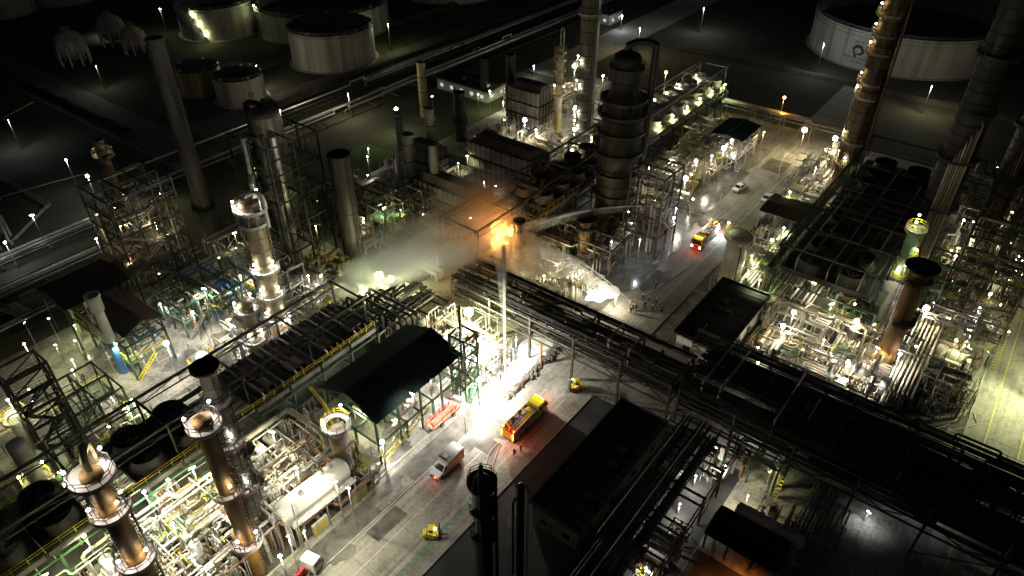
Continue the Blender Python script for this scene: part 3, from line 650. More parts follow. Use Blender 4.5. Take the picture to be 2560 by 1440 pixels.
tankpx('round beige tank with brown conical lid in front of wider tank', 842, 182, 205, 92, roof='cone', roofm='roof_brown', girders=(.94,), stair=(2.2, 3.4))
tankpx('pale tank with three glowing lamps on its spiral stair', 556, 103, 178, 24, stair=(-.85, -1.25), lamps=((.12, 420), (.42, 420), (.72, 420)), girders=(.9,))
tkb, X, Y, r, h = tankpx('wide cream tank standing behind the beige lidded tank', 820, 112, 318, 45, stair=(-2.3, -1.9), lamps=((.95, 500),), girders=(.95,))
tankpx('rust streaked low tank beside the smaller white tank', 512, 242, 104, 182, m='tank_rust', roof='cone', girders=())
tkd, X, Y, r, h = tankpx('small white tank with ring emblem behind the reactor structure', 612, 268, 118, 205, roof='cone', girders=(), n=48)
a = math.atan2(-Y, -X)+.35
MB().add([((r+.03)*cos(a+rr*cos(t*PI/10)/r), (r+.03)*sin(a+rr*cos(t*PI/10)/r), h*.45+rr*sin(t*PI/10)) for t in range(20) for rr in (.55, .9)], [(2*i, 2*i+1, (2*i+3) % 40, (2*i+2) % 40) for i in range(20)]).build('emblem', 'letter', tkd, 0)
tankpx('pale tank at the end of the row past the gas spheres', 15, 48, 150, -20, girders=(.9,))
tankpx('large pale tank far beyond the gas spheres', 165, 15, 190, -55, girders=(.9,))
tankpx('white tank far beyond the wide cream tank', 1130, 12, 230, -45, girders=(.9,))
tankpx('second great tank behind the crude oil tank', 2440, 80, 420, -60, girders=(.9,))
def sphere(label, bx, by, rpx, zc=1.25):
    X, Y = G(bx, by); r = rpx/PR((X, Y, 8))[2]; t = thing('gas_sphere', label, 'gas sphere', (X, Y, 0), 0, 'gas spheres'); z = r*zc
    MB().ball((0, 0, z), r, 32).build('shell', 'tank_white', t)
    for i in range(9):
        a = i*2*PI/9; MB().cyl((r*.97*cos(a), r*.97*sin(a), 0), (r*.97*cos(a), r*.97*sin(a), z+.3), .32, n=8).build('leg', 'white_shell', t)
        a2 = a+2*PI/9; MB().bar((r*.97*cos(a), r*.97*sin(a), .4), (r*.97*cos(a2), r*.97*sin(a2), z*.75), .1).build('brace', 'galv', t, 0)
    MB().ring(.3, 1.6, z+r, z+r+.12, 14).build('top_platform', 'galv', t); arc_rail(MB(), 1.55, z+r+.12, 0, 2*PI).build('railing', 'galv', t, 0)
    MB().tube([(0, 0, z+r-.2), (0, 0, z+r+1), (.5, 0, z+r+1.2), (r+1.2, 0, z+r+.4), (r+1.4, 0, z+r-.2), (r+1.4, 0, 0)], .14, 7).build('pipe', 'galv', t)
sphere('white gas sphere on splayed legs, standing alone in the row', 192, 158, 37); sphere('white gas sphere farthest back of its row', 290, 110, 33); sphere('white gas sphere behind the tall grey stack', 345, 132, 30)
sphere('white gas sphere beside the bent pipeline', -22, 605, 46)
for i, (xa, ya, xb, yb, lab) in enumerate(((-120, 262, 40, 262, 'low earth bund in front of the crude oil tank'), (-230, 120, -230, 330, 'low earth bund behind the beige lidded tank'), (-300, 128, -196, 128, 'low earth bund between the tanks and the rust streaked tank'), (-330, 88, -215, 88, 'low earth bund by the gas spheres'), (-196, 128, -196, 330, 'low earth bund beside the long dark pipeway'))):
    d = Vector((xb-xa, yb-ya)); L = d.length; n_ = max(8, int(L/4)); q = random.Random(i); P = []
    for k in range(n_+1):
        for off, z in ((-2.2, -.03), (-.6, 1.2), (.6, 1.2), (2.2, -.03)): P.append((L*k/n_, off+q.uniform(-.25, .25), z+(q.uniform(-.15, .15) if z > 0 else 0)))
    o = MB().add(P, [(4*k+j, 4*k+4+j, 4*k+5+j, 4*k+1+j) for k in range(n_) for j in range(3)]).build('earth_bund', 'soil', None, 0); o.location = (xa, ya, 0); o.rotation_euler = (0, 0, math.atan2(d.y, d.x)); tag(o, lab, 'bund', 'earth bunds')
# ================================================================== PIPE RACKS
rack('dark pipe rack bridging the main road', -77, -30, 80.8, 89, (5.6, 7.7, 9.8), 9.4, 'x', 22, pm=('pipe_dark', 'pipe_dark', 'rack_steel'), rmax=.36, loops=.6, seed=4)
rack('wide black pipe rack continuing past the flat-roofed building', -28.5, 46, 80.8, 96, (5.6, 7.7, 9.8), 9.3, 'x', 34, pm=('pipe_dark', 'pipe_dark', 'rack_steel'), rmax=.36, loops=.6, seed=41)
q = random.Random(77)
for _rk, L_, W_ in ((bpy.data.objects['pipe_rack'], 47, 8.2), (bpy.data.objects['pipe_rack.001'], 74.5, 15.2)):
    for i in range(int(L_/4.4)):
        x = 2+i*4.4+q.uniform(-1, 1); y0, y1 = q.uniform(.5, W_*.4), q.uniform(W_*.6, W_-.4); zz = 10.6+q.uniform(0, .9); r_ = q.choice([.1, .14, .2])
        MB().tube([(x, y0, 8.), (x, y0, zz-.3), (x, y0+.3, zz), (x, y1-.3, zz), (x, y1, zz-.3), (x, y1, 8.)], r_, 7).build('branch_pipe', q.choice(['pipe_dark', 'rack_steel', 'galv']), _rk)
    for y in (.35, W_-.5):
        MB().box(0, L_, y-.35, y+.35, 10.45, 10.5).build('walkway', 'rack_steel', _rk, 0); rail(MB(), [(0, y-.33, 10.5), (L_, y-.33, 10.5)], 1., 2.4, .06).build('railing', 'rack_steel', _rk, 0)
    n_ = int(L_/9.4)
    for i in range(n_):
        x = L_*i/n_
        for s_ in (0, W_): MB().bar((x, s_, 5.3), (x+L_/n_/2, s_, 7.5), .16).build('brace', 'rack_steel', _rk, 0); MB().bar((x+L_/n_/2, s_, 7.5), (x+L_/n_, s_, 5.3), .16).build('brace', 'rack_steel', _rk, 0)
MB().bar((-55.5, 80.6, 0), (-55.5, 80.6, 5.2), .36).build('red_post', 'orange', bpy.data.objects['pipe_rack'], 0).location = (77, -80.8, 0)
rack('long pipe rack under the black and dusty row of coolers', -90.3, -79.3, -6, 63, (4., 7.2), 6.4, 'y', 12, steel='green_steel', pm=PM, seed=5, loops=.1)
rack('pipe rack under the pale row of fan coolers', -90.3, -78.3, 112, 212, (4., 7.2), 7.2, 'y', 11, steel='green_steel', pm=PM, seed=6, loops=.1)
rack('dark tangled pipe rack between the dusty coolers and the steam cloud', -90.3, -78.3, 64, 80.4, (2.4, 4.3), 5.5, 'y', 13, pm=('pipe_dark', 'pipe_dark', 'galv'), seed=7, loops=.9)
pipes_x = []
for i in range(9):
    y = 64.6+i*.95; t = thing('cross_pipe', f'dark bent pipe crossing the tangled rack, {"first second third fourth fifth sixth seventh eighth ninth".split()[i]} from the dusty coolers', 'pipe', (-91.5, y, 0), 0, 'pipes crossing the tangled rack')
    zz = 5.5+.4*(i % 3)+(1.2 if i < 4 else 0); r_ = (.16, .24, .3)[i % 3]; e = .5
    MB().tube([(0, 0, 0), (0, 0, zz-e), (.15, 0, zz-.15), (e, 0, zz), (8+i*.6, 0, zz), (8.4+i*.6, 0, zz-.15), (8.5+i*.6, 0, zz-e), (8.5+i*.6, 0, 0)], r_, 10).build('pipe', 'pipe_dark', t)
rack('dark pipe rack with white light shining up through its pipes', -26.5, -17, 42, 79, (4.2, 6.2), 6.2, 'y', 10, pm=('pipe_dark', 'rack_steel'), seed=8, loops=0)
rack('pipe bridge over the far end of the main road', -77, -40, 206.5, 210.5, (5.2,), 9, 'x', 6, pm=PM, seed=9, loops=0, steel='galv')
rack('pipe rack running beside the hooded brown column', -34, -3, 98.5, 104, (3.2, 5.), 7, 'x', 6, pm=PM, seed=10, loops=0, steel='galv')
for i, (x0, x1, y0, y1, n, lab) in enumerate(((-172, -166, -60, 64, 6, 'low pipeway on sleepers nearest the gas spheres road'), (-160, -150, -60, 66, 8, 'broad low pipeway on sleepers behind the sheds'), (-146, -141, -60, 34, 4, 'narrow low pipeway next to the sheds'),
                                              (-178, -169, 66, 330, 7, 'long dark pipeway in front of the storage tanks'), (-189, -184, 70, 330, 4, 'thin dark pipeway below the beige lidded tank'))):
    rack(lab, x0, x1, y0, y1, (.9,), 10, 'y', n, pm=('pipe_dark', 'galv', 'pipe_alu'), seed=20+i, loops=.5, brace=False)
# yellow-rimmed pipe trench loops on the left
for i, pts in enumerate((((0, 450), (118, 520), (30, 610)), ((0, 500), (215, 440)), ((10, 300), (80, 262)), ((0, 780), (50, 800), (0, 830)))):
    b = MB()
    for k in range(3 if i != 3 else 6):
        P = [Vector((*G(*p), .7)) for p in pts]; o_ = Vector((.0, .55*k, 0)); b = MB().tube([p+o_ for p in P], .12, 6)
        if k == 0: t = thing('ground_pipeline', ('ochre bent pipeline around the lit yard', 'straight ochre pipeline to the yard lamp', 'short ochre pipeline by the grass', 'nested bend of pale pipes behind the sheds')[i], 'pipeline', (0, 0, 0), 0, 'yard pipelines')
        b.build('pipe', 'pipe_cream' if i == 3 else 'tan_shell', t)
    for p in pts: x, y = G(*p); MB().box(x-.3, x+.3, y-.3, y+.3, 0, .55).build('sleeper', 'kerb', t, 0)
# ================================================================== FAN COOLERS
ORD = 'first second third fourth fifth sixth seventh eighth ninth tenth eleventh twelfth thirteenth fourteenth fifteenth'.split()
y = 2.2; i = 0
while y < 62:
    if i not in (2, 5): cooler(f'{"black two-fan" if y < 30 else "dusty covered"} air cooler, {ORD[{9: 0, 8: 1, 7: 2, 6: 3, 4: 4, 3: 5, 1: 6, 0: 7}[i]]} of its row counted from the steam cloud', -84.8, y, 9.2, 10.6, 6.3, (-2.35, 2.35) if y < 30 else (), 'left row of fan coolers', 'dark_steel')
    y += 6.4; i += 1
y = 118.
while y < 210:
    if y < 148: cooler(f'soot-dark two-fan air cooler, {ORD[int((y-118)/6.5)]} from the flames', -84.3, y, 9.2, 11, 6.3, (-2.6, 2.5), 'soot-dark fan coolers', 'shroud')
    else: cooler(f'pale two-fan air cooler, {ORD[int((y-150)/6.5)]} past the soot-dark ones', -84.3, y, 9.2, 11, 6.3, (-2.6, 2.5), 'pale fan coolers', 'shroud_pale', deckm='galv')
    y += 6.5
y = 128.
while y < 186:
    k = round((y-128)/6.6)
    if k in (4, 5): cooler(f'flat fanless cooler bay, {ORD[k]} from the black flat-roofed building', -20, y, 9.5, 17, 6.5, (), 'right row of coolers')
    else: cooler(f'wide dark two-fan air cooler, {ORD[k]} from the black flat-roofed building', -20, y, 9.5, 17, 6.5, (-4., 3.6), 'right row of fan coolers', 'rack_steel', frs=1.15, deckm='rack_steel')
    y += 6.6
rack('pipe rack carrying the wide dark coolers', -29, -11, 123, 186, (4., 7.3), 7, 'y', 13, steel='green_steel', pm=PM, seed=12, loops=.1)
for i in range(9):
    x = -28+i*2.0; zz = 12.3+.25*(i % 2); t = thing('deck_pipe', f'{("dark", "grey", "green")[i % 3]} pipe laid over the wide dark coolers, {ORD[i]} from the upper road', 'pipe', (x, 125, 9.56), 0, 'pipes over the wide coolers')
    L_ = 26+((i*7) % 30); MB().tube([(0, 0, 0), (0, 0, zz-9.9), (0, .3, zz-9.6), (0, L_-.3, zz-9.6), (0, L_, zz-9.9), (0, L_, 0)], (.1, .14, .18)[i % 3], 7).build('pipe', ('pipe_dark', 'galv', 'green_steel')[i % 3], t)
    for k in range(1, int(L_/6)): MB().bar((0, k*6, 0), (0, k*6, zz-9.75), .1).build('support', 'rack_steel', t, 0)
def gantry(label, x0, x1, y0, y1, zb, zt, bay, m, group='gantry frames', lat=True):
    t = thing('gantry_frame', label, 'gantry', (x0, y0, zb), 0, group); w = x1-x0; L = y1-y0; n = int(round(L/bay)); h = zt-zb
    for i in range(n+1):
        y = L*i/n
        for x in (0, w): MB().bar((x, y, 0), (x, y, h), .26).build('post', m, t, 0)
        MB().bar((0, y, h-.15), (w, y, h-.15), .24, .34).build('beam', m, t, 0)
    for x in (0, w):
        MB().bar((x, -1, h), (x, L+1, h), .3, .4).build('runway_beam', m, t, 0)
        MB().bar((x, 0, h-1.5), (x, L, h-1.5), .16).build('tie_beam', m, t, 0)
        for i in range(n): MB().bar((x, L*i/n, h-1.4), (x, L*(i+.5)/n, h-.2), .1).bar((x, L*(i+.5)/n, h-.2), (x, L*(i+1)/n, h-1.4), .1).build('lattice_brace', m, t, 0)
    for x in (-.9, w+.9):
        MB().box(x-.6, x+.6, -.5, L+.5, -.25, -.2).build('walkway', 'green_steel', t, 0)
        s_ = x+(.55 if x > 0 else -.55); rail(MB(), [(s_, -.5, -.2), (s_, L+.5, -.2)], 1.1, 2., .07).build('railing', 'yellow', t, 0)
    return t
gantry('open steel gantry over the black and dusty row of coolers', -88.9, -80.6, 0, 62, 9.3, 15, 11.5, 'dark_steel')
gantry('burning steel gantry frame around the flames', -88.3, -78.8, 91, 112, 9.3, 15, 10, 'rack_steel')
gantry('open gantry over the soot-dark fan coolers', -88.5, -79.8, 113.5, 150, 9.3, 14.5, 12, 'rack_steel')
gantry('lit open gantry over the pale fan coolers', -88.5, -79.8, 152, 212, 9.3, 14.5, 12, 'galv')
gantry('high black gantry over the wide dark coolers', -29.4, -10.6, 123.5, 186, 9.6, 15.2, 9, 'dark_steel')
rack('scorched pipe rack under the flames', -90, -78.5, 98, 111.5, (4.4, 8.6), 6.5, 'y', 10, pm=('pipe_dark', 'pipe_rust'), seed=14, loops=0)
# ================================================================== COLUMNS AND STACKS
A2 = 2*PI
def T(name, label, bx, by, ty, r, m, dz=0, **k):
    X, Y, h = HZ(bx, by, ty); occ(X-r-.5, X+r+.5, Y-r-.5, Y+r+.5); k.setdefault('group', None)
    return tower(name, label, X, Y, h+dz, r, m, **k), h
def hfrac(bx, by, *ys): return [HZ(bx, by, y)[2] for y in ys]
z = hfrac(645, 1425, 1060, 1225, 1352)
T('distillation_column', 'orange-brown column with two ringed platforms and a pink lit top', 645, 1425, 1052, 1.1, 'brown_shell', rings=0, railm='dark_steel',
  plats=((z[0]-.3, 3., 0, A2, 2600, 'wht'), (z[1], 2.9, -1.6, 1.3, 900, 'warm'), (z[2], 3., -2.2, 1.6, 1700, 'wht')), ladders=(.4, 1.2), pipes=((1.9, .22, .5, 20, 'pipe_rust'), (2.7, .12, .5, 27, 'galv'), (3.3, .12, .5, 24, 'dark_steel')))
z = hfrac(420, 1540, 1185, 1275, 1395)
T('distillation_column', 'thick brown column with three blazing ring platforms and bent overhead pipe', 420, 1540, 1185, 1.22, 'brown_shell', rings=0, railm='dark_steel',
  plats=((z[0]-.4, 3.6, 0, A2, 3200, 'wht'), (z[1], 3.3, -2.6, 1.4, 2200, 'wht'), (z[2], 3.5, -2.4, 1.6, 2600, 'wht')), ladders=(.9, -1.), pipes=((2.5, .42, 1, 31.4, 'tan_shell'), (1.2, .14, .5, 24, 'galv'), (3.4, .14, .5, 26, 'galv')))
z = hfrac(655, 1330, 1000, 1105, 1215)
T('distillation_column', 'slim dark column with flat black hood rising behind the orange column', 655, 1330, 915, 1.0, 'grey_shell', top='hood', rings=3., railm='dark_steel',
  plats=((z[0], 2.3, 0, A2), (z[1], 2.5, -2, 1.6, 900, 'wht'), (z[2], 2.4, -2, 1.6, 900, 'wht')), ladders=(0., 1., 2., 3.3), pipes=((4., .16, 1, 28, 'galv'), (4.8, .2, 1, 26, 'galv'), (2.6, .12, 1, 29, 'galv')))
z = hfrac(668, 1300, 1130, 1210)
T('thin_column', 'thin silver column with ring guards next to the orange column', 668, 1300, 1100, .55, 'pipe_alu', rings=2.2, plats=((z[0], 1.6, 0, A2), (z[1], 1.6, 0, A2)), ladders=(.3,), deckm='galv')
z = hfrac(705, 840, 515, 672, 735, 790)
T('reactor_column', 'white-lit reactor column with looped pipe and glowing crown platform', 705, 840, 505, 1.75, 'tan_shell', rings=2.6, railm='galv', deckm='white_shell',
  plats=((z[0]-.5, 4.1, 0, A2, 4200, 'wht'), (z[0]-3.3, 3.1, -2, 2), (z[1], 3.6, -2.4, 1.2, 3600, 'wht'), (z[2], 3.3, -2.4, 1.2, 2200, 'wht'), (z[3], 3.4, -2.6, 1.5, 1500, 'wht')), ladders=(-.2, 1.4), pipes=((.6, .42, z[0]-4, z[0]+2.6, 'pipe_white'), (2.6, .3, 1, 24, 'pipe_white')))
z = hfrac(660, 930, 775, 850)
T('reactor_column', 'shorter lit column with cream platforms in front of the reactor column', 660, 930, 760, 1.2, 'tan_shell', rings=3., deckm='white_shell', plats=((z[0], 2.8, 0, A2, 2400, 'wht'), (z[1], 2.6, -2, 1.5, 1500, 'wht')), ladders=(0.,), pipes=((1., .3, .5, 10, 'pipe_white'),))
T('chimney_stack', 'very tall plain grey stack leaning over the dark yard', 531, 590, 95, 1.75, 'stack_grey', top='open', rings=8., ladders=(1.,), plats=((8., 3.6, 0, A2),), deckm='dark_steel', railm='dark_steel', cat='stack')
T('chimney_stack', 'broad dark stack left of the steam cloud', 888, 650, 385, 2.3, 'black_shell', top='open', rings=7., ladders=(0.,), cat='stack')
for i, (lab, bx, by, ty, r, m) in enumerate((('tan furnace stack standing apart from the furnaces', 1062, 290, 155, 1.35, 'tan_shell'), ('grey furnace stack with a collar behind the boiler walls', 1083, 420, 270, 1.3, 'grey_shell'), ('slim grey stack nearest the lawn', 1006, 400, 283, 1., 'grey_shell'),
                                            ('stout dark stack at the end of the boiler row', 1030, 470, 335, 1.5, 'grey_shell'), ('dark stack behind the long furnace', 1152, 350, 230, 1.6, 'black_shell'), ('distant tan stack with green lamps at its foot', 1212, 250, 145, 1.1, 'black_shell'),
                                            ('distant dark stack beside the flat furnace', 1276, 290, 135, 1.4, 'black_shell'), ('far grey column beside the orange street lamp', 1630, 215, 130, 1.2, 'grey_shell'))):
    T('chimney_stack', lab, bx, by, ty, r, m, top='open', rings=4.5, ladders=(0.,), ringm='black', cat='stack', plats=((6., r+1.4, 0, A2),) if i in (1, 4) else (), deckm='dark_steel', railm='dark_steel')
z = hfrac(1393, 330, 130, 150, 175, 205, 235)
T('distillation_column', 'silver column with stacked yellow cages and hazard-striped foot', 1393, 330, 120, 1.05, 'pipe_alu', rings=3., skirt=6, plats=[(q_, 2.2, 0, A2, 0) for q_ in z[:4]]+[(z[4], 2.2, 0, A2, 600, 'warm')], ladders=(-1.4,), pipes=((-.4, .16, .5, 31, 'pipe_alu'),), railm='yellow', deckm='galv')
z = hfrac(1455, 345, 165, 225, 290, 325)
T('distillation_column', 'tall grey column blazing with lamps up its foot', 1455, 345, -60, 2.3, 'stack_grey', rings=3.2, ringm='black', plats=[(q_, 4., 2.2, 5.6, 3200, 'warm') for q_ in z]+[(36, 4., 0, A2)], ladders=(-.3,), pipes=((0., .2, .5, 47, 'pipe_alu'), (.35, .16, .5, 46, 'pipe_alu'), (.7, .16, .5, 44, 'pipe_alu')), deckm='galv')
X, Y, hh = HZ(1530, 555, 145)
z = hfrac(1530, 555, 245, 280, 325, 375, 425, 475)
T('fractionator', 'giant soot-black fractionator column with ringed platforms', 1530, 555, 145, 4.6, 'black_shell', segs=[(0, 4.5), (z[0]-1, 4.5), (z[0]+2, 3.), (hh, 3.)], rings=4., ringm='black', railm='dark_steel', deckm='dark_steel',
  plats=[(q_, 6.2, -2.9, .3) for q_ in z[2:]]+[(z[0], 6.6, 0, A2), (z[1], 6.6, 0, A2), (hh-2, 4.2, 0, A2)], ladders=(-.6,), pipes=((.6, .75, 2, hh+3.4, 'black_shell'), (2.4, .3, 1, hh-6, 'pipe_dark')), n=36)
T('distillation_column', 'rusty short column with black crown left of the fire hoses', 1457, 655, 545, 1.3, 'brown_shell', top='hood', rings=3., plats=((9, 2.6, 0, A2),), ladders=(-1.,), railm='dark_steel', deckm='dark_steel')
z = hfrac(1297, 697, 565, 610, 645)
T('thin_column', 'slender column right beside the flames', 1297, 697, 550, .75, 'galv', top='hood', rings=2.5, plats=[(q_, 1.7, 0, A2) for q_ in z[1:]], ladders=(-1.,), pipes=((-2.2, .12, .5, 13, 'pipe_alu'), (.3, .12, .5, 14, 'pipe_alu')), railm='dark_steel', deckm='dark_steel')
T('knockout_drum', 'fat upright green-grey vessel with hazard-striped foot beside the road', 1825, 692, 592, 2.25, 'white_shell', rings=0, skirt=2.4, plats=((10.4, 1.8, 0, A2, 500, 'green'),), ladders=(-1.2,), railm='yellow', cat='vessel', pipes=((-.9, .12, .5, 9, 'dark_steel'),))
z = hfrac(2095, 485, 35, 85, 130, 205, 240)
T('distillation_column', 'tall brown column lit yellow at each platform before the crude oil tank', 2095, 485, -40, 2.6, 'dark_brown', rings=2.6, ringm='black', plats=[(q_, 4.6, 2.2, 5.4, 650, 'amb') for q_ in z]+[(15., 4.4, 1.8, 5.8, 1400, 'green'), (9., 4.2, 2., 5.6, 3600, 'green')], ladders=(-1.4,), pipes=((-.2, .3, .5, 49, 'pipe_rust'), (.5, .16, .5, 48, 'pipe_alu'), (3.6, .2, .5, 30, 'pipe_alu')), deckm='tan_shell')
T('distillation_column', 'massive dark ringed column carrying long parallel pipes', 2290, 645, -60, 3.1, 'black_shell', segs=[(0, 3.1), (22, 3.1), (24, 3.0), (58, 3.0)], rings=2.2, ringm='black', plats=((14, 4.8, -2, 1), (25, 4.8, 0, A2), (35, 4.6, -2, 2), (46, 4.8, 0, A2)), ladders=(-2.2,), railm='dark_steel', deckm='dark_steel',
  pipes=[(-.9-.14*i, .17, .5, 34-i*1.5, ('pipe_alu', 'tan_shell', 'pipe_cream')[i % 3]) for i in range(7)])
T('distillation_column', 'second dark column partly behind the massive ringed column', 2440, 620, 60, 2.4, 'black_shell', rings=2.5, ringm='black', plats=((18, 4.2, 0, A2), (30, 4.2, 0, A2)), ladders=(-2.,), railm='dark_steel', deckm='dark_steel', pipes=[(-1.2-.2*i, .18, .5, 28-2*i, 'pipe_rust') for i in range(4)])
z = hfrac(2197, 932, 700, 800)
T('distillation_column', 'brown column with wide black hood near the right road', 2197, 932, 665, 1.55, 'brown_shell', top='hood', rings=0, plats=((z[0], 2.9, -2.4, 1.4), (z[1], 2.8, -2., 1.6)), ladders=(.2, 2.8), railm='dark_steel', deckm='dark_steel', skirt=2.5, pipes=((1.2, .14, .5, 20, 'dark_steel'),))
z = hfrac(2205, 790, 575, 640, 690)
T('distillation_column', 'green-lit column with yellow caged crown', 2205, 790, 580, 1.15, 'green_shell', rings=3., plats=((z[0], 2.7, 0, A2, 1700, 'green'), (z[1], 2.5, -2.6, 1.6, 700, 'green'), (z[2], 2.6, 0, A2, 1500, 'green')), ladders=(-.8,), railm='yellow', deckm='galv', pipes=((.8, .14, .5, 18, 'pipe_cream'),))
z = hfrac(1215, 1465, 1200, 1265, 1330)
T('distillation_column', 'unlit black column with railed crown and bent vent pipe', 1215, 1465, 1200, 1.05, 'black_shell', rings=0, plats=((z[0]-.5, 2.4, 0, A2), (z[1], 2.4, -2, 2), (z[2], 2.4, -2, 2)), ladders=(1.4, -.6, 3.), pipes=((-1., .22, 2, 25.5, 'black_shell'), (.8, .2, 1, 22, 'pipe_dark')), railm='dark_steel', deckm='dark_steel')
T('distillation_column', 'unlit twin column beside the black railed column', 1300, 1440, 1215, .5, 'black_shell', rings=0, ladders=(1., 2.5), railm='dark_steel', deckm='dark_steel', pipes=((2., .2, 1, 14, 'pipe_dark'), (4., .16, 1, 17, 'pipe_dark')))
X, Y, hh = HZ(312, 928, 738)
t = tower('duct_stack', 'slim stack painted white above and blue below by the sheds', X, Y, hh, .8, 'pipe_white', segs=[(hh*.42, .8), (hh*.8, .8), (hh*.82, 1.15), (hh, 1.15)], rings=0, ladders=(-1.5,), top='open', cat='stack')
MB().lathe([(.8, 0), (.8, hh*.42)], 20).build('blue_section', 'blue', t)
z = hfrac(350, 620, 372)
T('thin_column', 'small column with lit railed crown rising out of the left structure', 352, 640, 350, 1., 'tan_shell', rings=0, top='open', plats=((z[0], 3.2, 0, A2, 900, 'warm'),), ladders=(-1.,), railm='galv', deckm='tan_shell')
z = hfrac(845, 1190, 1080)
T('thin_column', 'short white-lit drum with ring platform beside the green roof', 862, 1165, 1078, 1.5, 'pink_deck', rings=0, plats=((z[0]-.6, 3., 0, A2, 2600, 'wht'),), ladders=(-1.,), railm='yellow', deckm='white_shell')
for i, (bx, by, ty) in enumerate(((150, 1290, 1110), (90, 1130, 1050))):
    T('thin_column', ('pale column with yellow railings between the dusty coolers', 'pale column with yellow railings by the dark stair tower')[i], bx, by, ty, 1.2, 'pipe_white', rings=0, plats=((8, 2.6, 0, A2, 1800, 'green'),), ladders=(-1.,), railm='yellow')
# ================================================================== STEEL STRUCTURES
def SP(label, bx, by, ty, wx, wy, nl, nx, ny, **k):
    X, Y, h = HZ(bx, by, ty); occ(X-wx/2, X+wx/2, Y-wy/2, Y+wy/2)
    return structure(label, X, Y, wx, wy, [h*(i+1)/nl for i in range(nl)], nx, ny, **k), X, Y, h
t, X, Y, h = SP('crowded multi-storey process structure under the tall grey stack', 400, 700, 455, 11, 13, 6, 2, 3, steel='dark_steel', seed=3, pipes=34, railm='galv', pm=['pipe_cream', 'pipe_rust', 'pipe_dark', 'galv'])
for zf, dx, dy, w in ((.52, -2, -3, 500), (.52, 3, 2, 700), (.3, 4, -6, 900)):
    l = MB().bar((dx, dy, h*zf), (dx, dy, h*zf+2), .08).build('lamp_post', 'galv', t, 0); bulb(l, (dx, dy, h*zf+2.1), .25, 'amb'); light((dx, dy-.3, h*zf+1.6), w, AMB, l)
SP('dark reactor structure with thick bent ducts', 745, 640, 330, 13, 12, 5, 2, 2, steel='dark_steel', seed=5, pipes=16, railm='dark_steel', pm=['pipe_dark', 'pipe_alu', 'black_shell'])
X, Y, h = HZ(735, 630, 285)
tower('regenerator', 'fat dark regenerator vessel inside the reactor structure', X, Y, h, 3., 'grey_shell', segs=[(0, 1.5), (8, 2.2), (14, 3.2), (h, 3.2)], rings=5., ladders=(-1.,), pipes=((-.4, .7, 3, h-3, 'pipe_alu'), (3.4, .6, 6, h+2, 'pipe_dark')), railm='dark_steel', cat='vessel')
X, Y, h = HZ(690, 650, 330); t = thing('steam_duct', 'thick pale duct dropping in bends beside the dark reactor', 'duct', (X, Y, 0))
MB().tube([(2, -2, h), (2, -2, h*.75), (3, -3, h*.7), (3, -3, h*.35), (4.5, -4, h*.3), (4.5, -4, 4), (7, -6, 2.5), (7, -6, 0)], .62, 12).build('pipe', 'pipe_alu', t)
MB().tube([(-3, 1, 0), (-3, 1, h*.9), (-2, 1, h*.95), (2, 1, h*.95), (3, 1, h*.9), (3, 1, 0)], .5, 12).build('pipe', 'grey_shell', t)
SP('narrow dark stair tower with lattice bracing in the concrete yard', 175, 1140, 915, 4., 5.5, 6, 1, 1, steel='dark_steel', seed=8, pipes=4, railm='dark_steel', deck=.5, brace=1, pm=['pipe_dark'])
SP('green low framework packed with pipes by the dark stair tower', 250, 1060, 970, 10, 8, 2, 2, 2, steel='green_steel', seed=9, pipes=18)
SP('unlit framework of platforms past the massive ringed column', 2500, 640, 440, 14, 22, 4, 2, 3, steel='dark_steel', seed=10, pipes=26, railm='dark_steel', pm=['pipe_rust', 'pipe_cream', 'pipe_dark'])
SP('amber-lit framework with yellow stairs near the massive ringed column', 2440, 760, 600, 12, 16, 3, 2, 3, steel='rack_steel', seed=11, pipes=26, railm='yellow')
SP('tall framework of pipes close to the right road', 2390, 850, 790, 13, 10, 2, 3, 2, steel='galv', seed=12, pipes=30)
SP('lit framework with stairs at the foot of the black fractionator', 1620, 610, 420, 8, 9, 4, 1, 2, steel='rack_steel', seed=13, pipes=14, railm='galv')
SP('scorched framework at the side of the rusty short column', 1500, 660, 600, 8, 6, 2, 2, 1, steel='rack_steel', seed=14, pipes=8, railm='dark_steel', pm=['pipe_dark', 'pipe_rust'])
SP('galvanised framework holding exchangers near the small green roof', 1760, 400, 345, 11, 12, 3, 2, 2, steel='galv', seed=15, pipes=22)
SP('pale framework at the far corner by the flat furnace', 1320, 265, 225, 13, 9, 2, 2, 1, steel='galv', seed=16, pipes=14, railm='galv')
SP('green framework left of the steam cloud', 560, 760, 690, 12, 9, 2, 2, 2, steel='green_steel', seed=17, pipes=20, pm=['pipe_cream', 'blue', 'pipe_white'])
SP('grey truss framework at the foot of the reactor column', 620, 700, 600, 7, 7, 2, 1, 1, steel='galv', seed=18, pipes=8)
SP('exchanger framework under the dark wide coolers', 2060, 700, 650, 14, 9, 2, 2, 2, steel='galv', seed=19, pipes=16)
SP('green walkway framework in the lit unit', 1985, 840, 795, 10, 11, 2, 2, 2, steel='galv', seed=20, pipes=10)
SP('dim framework of valves below the furnaces', 960, 560, 490, 12, 9, 2, 2, 2, steel='green_steel', seed=21, pipes=16)
SP('sooty framework behind the fire smoke', 1130, 590, 540, 12, 9, 2, 2, 2, steel='rack_steel', seed=22, pipes=14, pm=['pipe_dark', 'pipe_rust'])
SP('small framework of headers by the bottom dark rack', 1880, 1180, 1120, 8, 5, 1, 2, 1, steel='green_steel', seed=23, pipes=14)
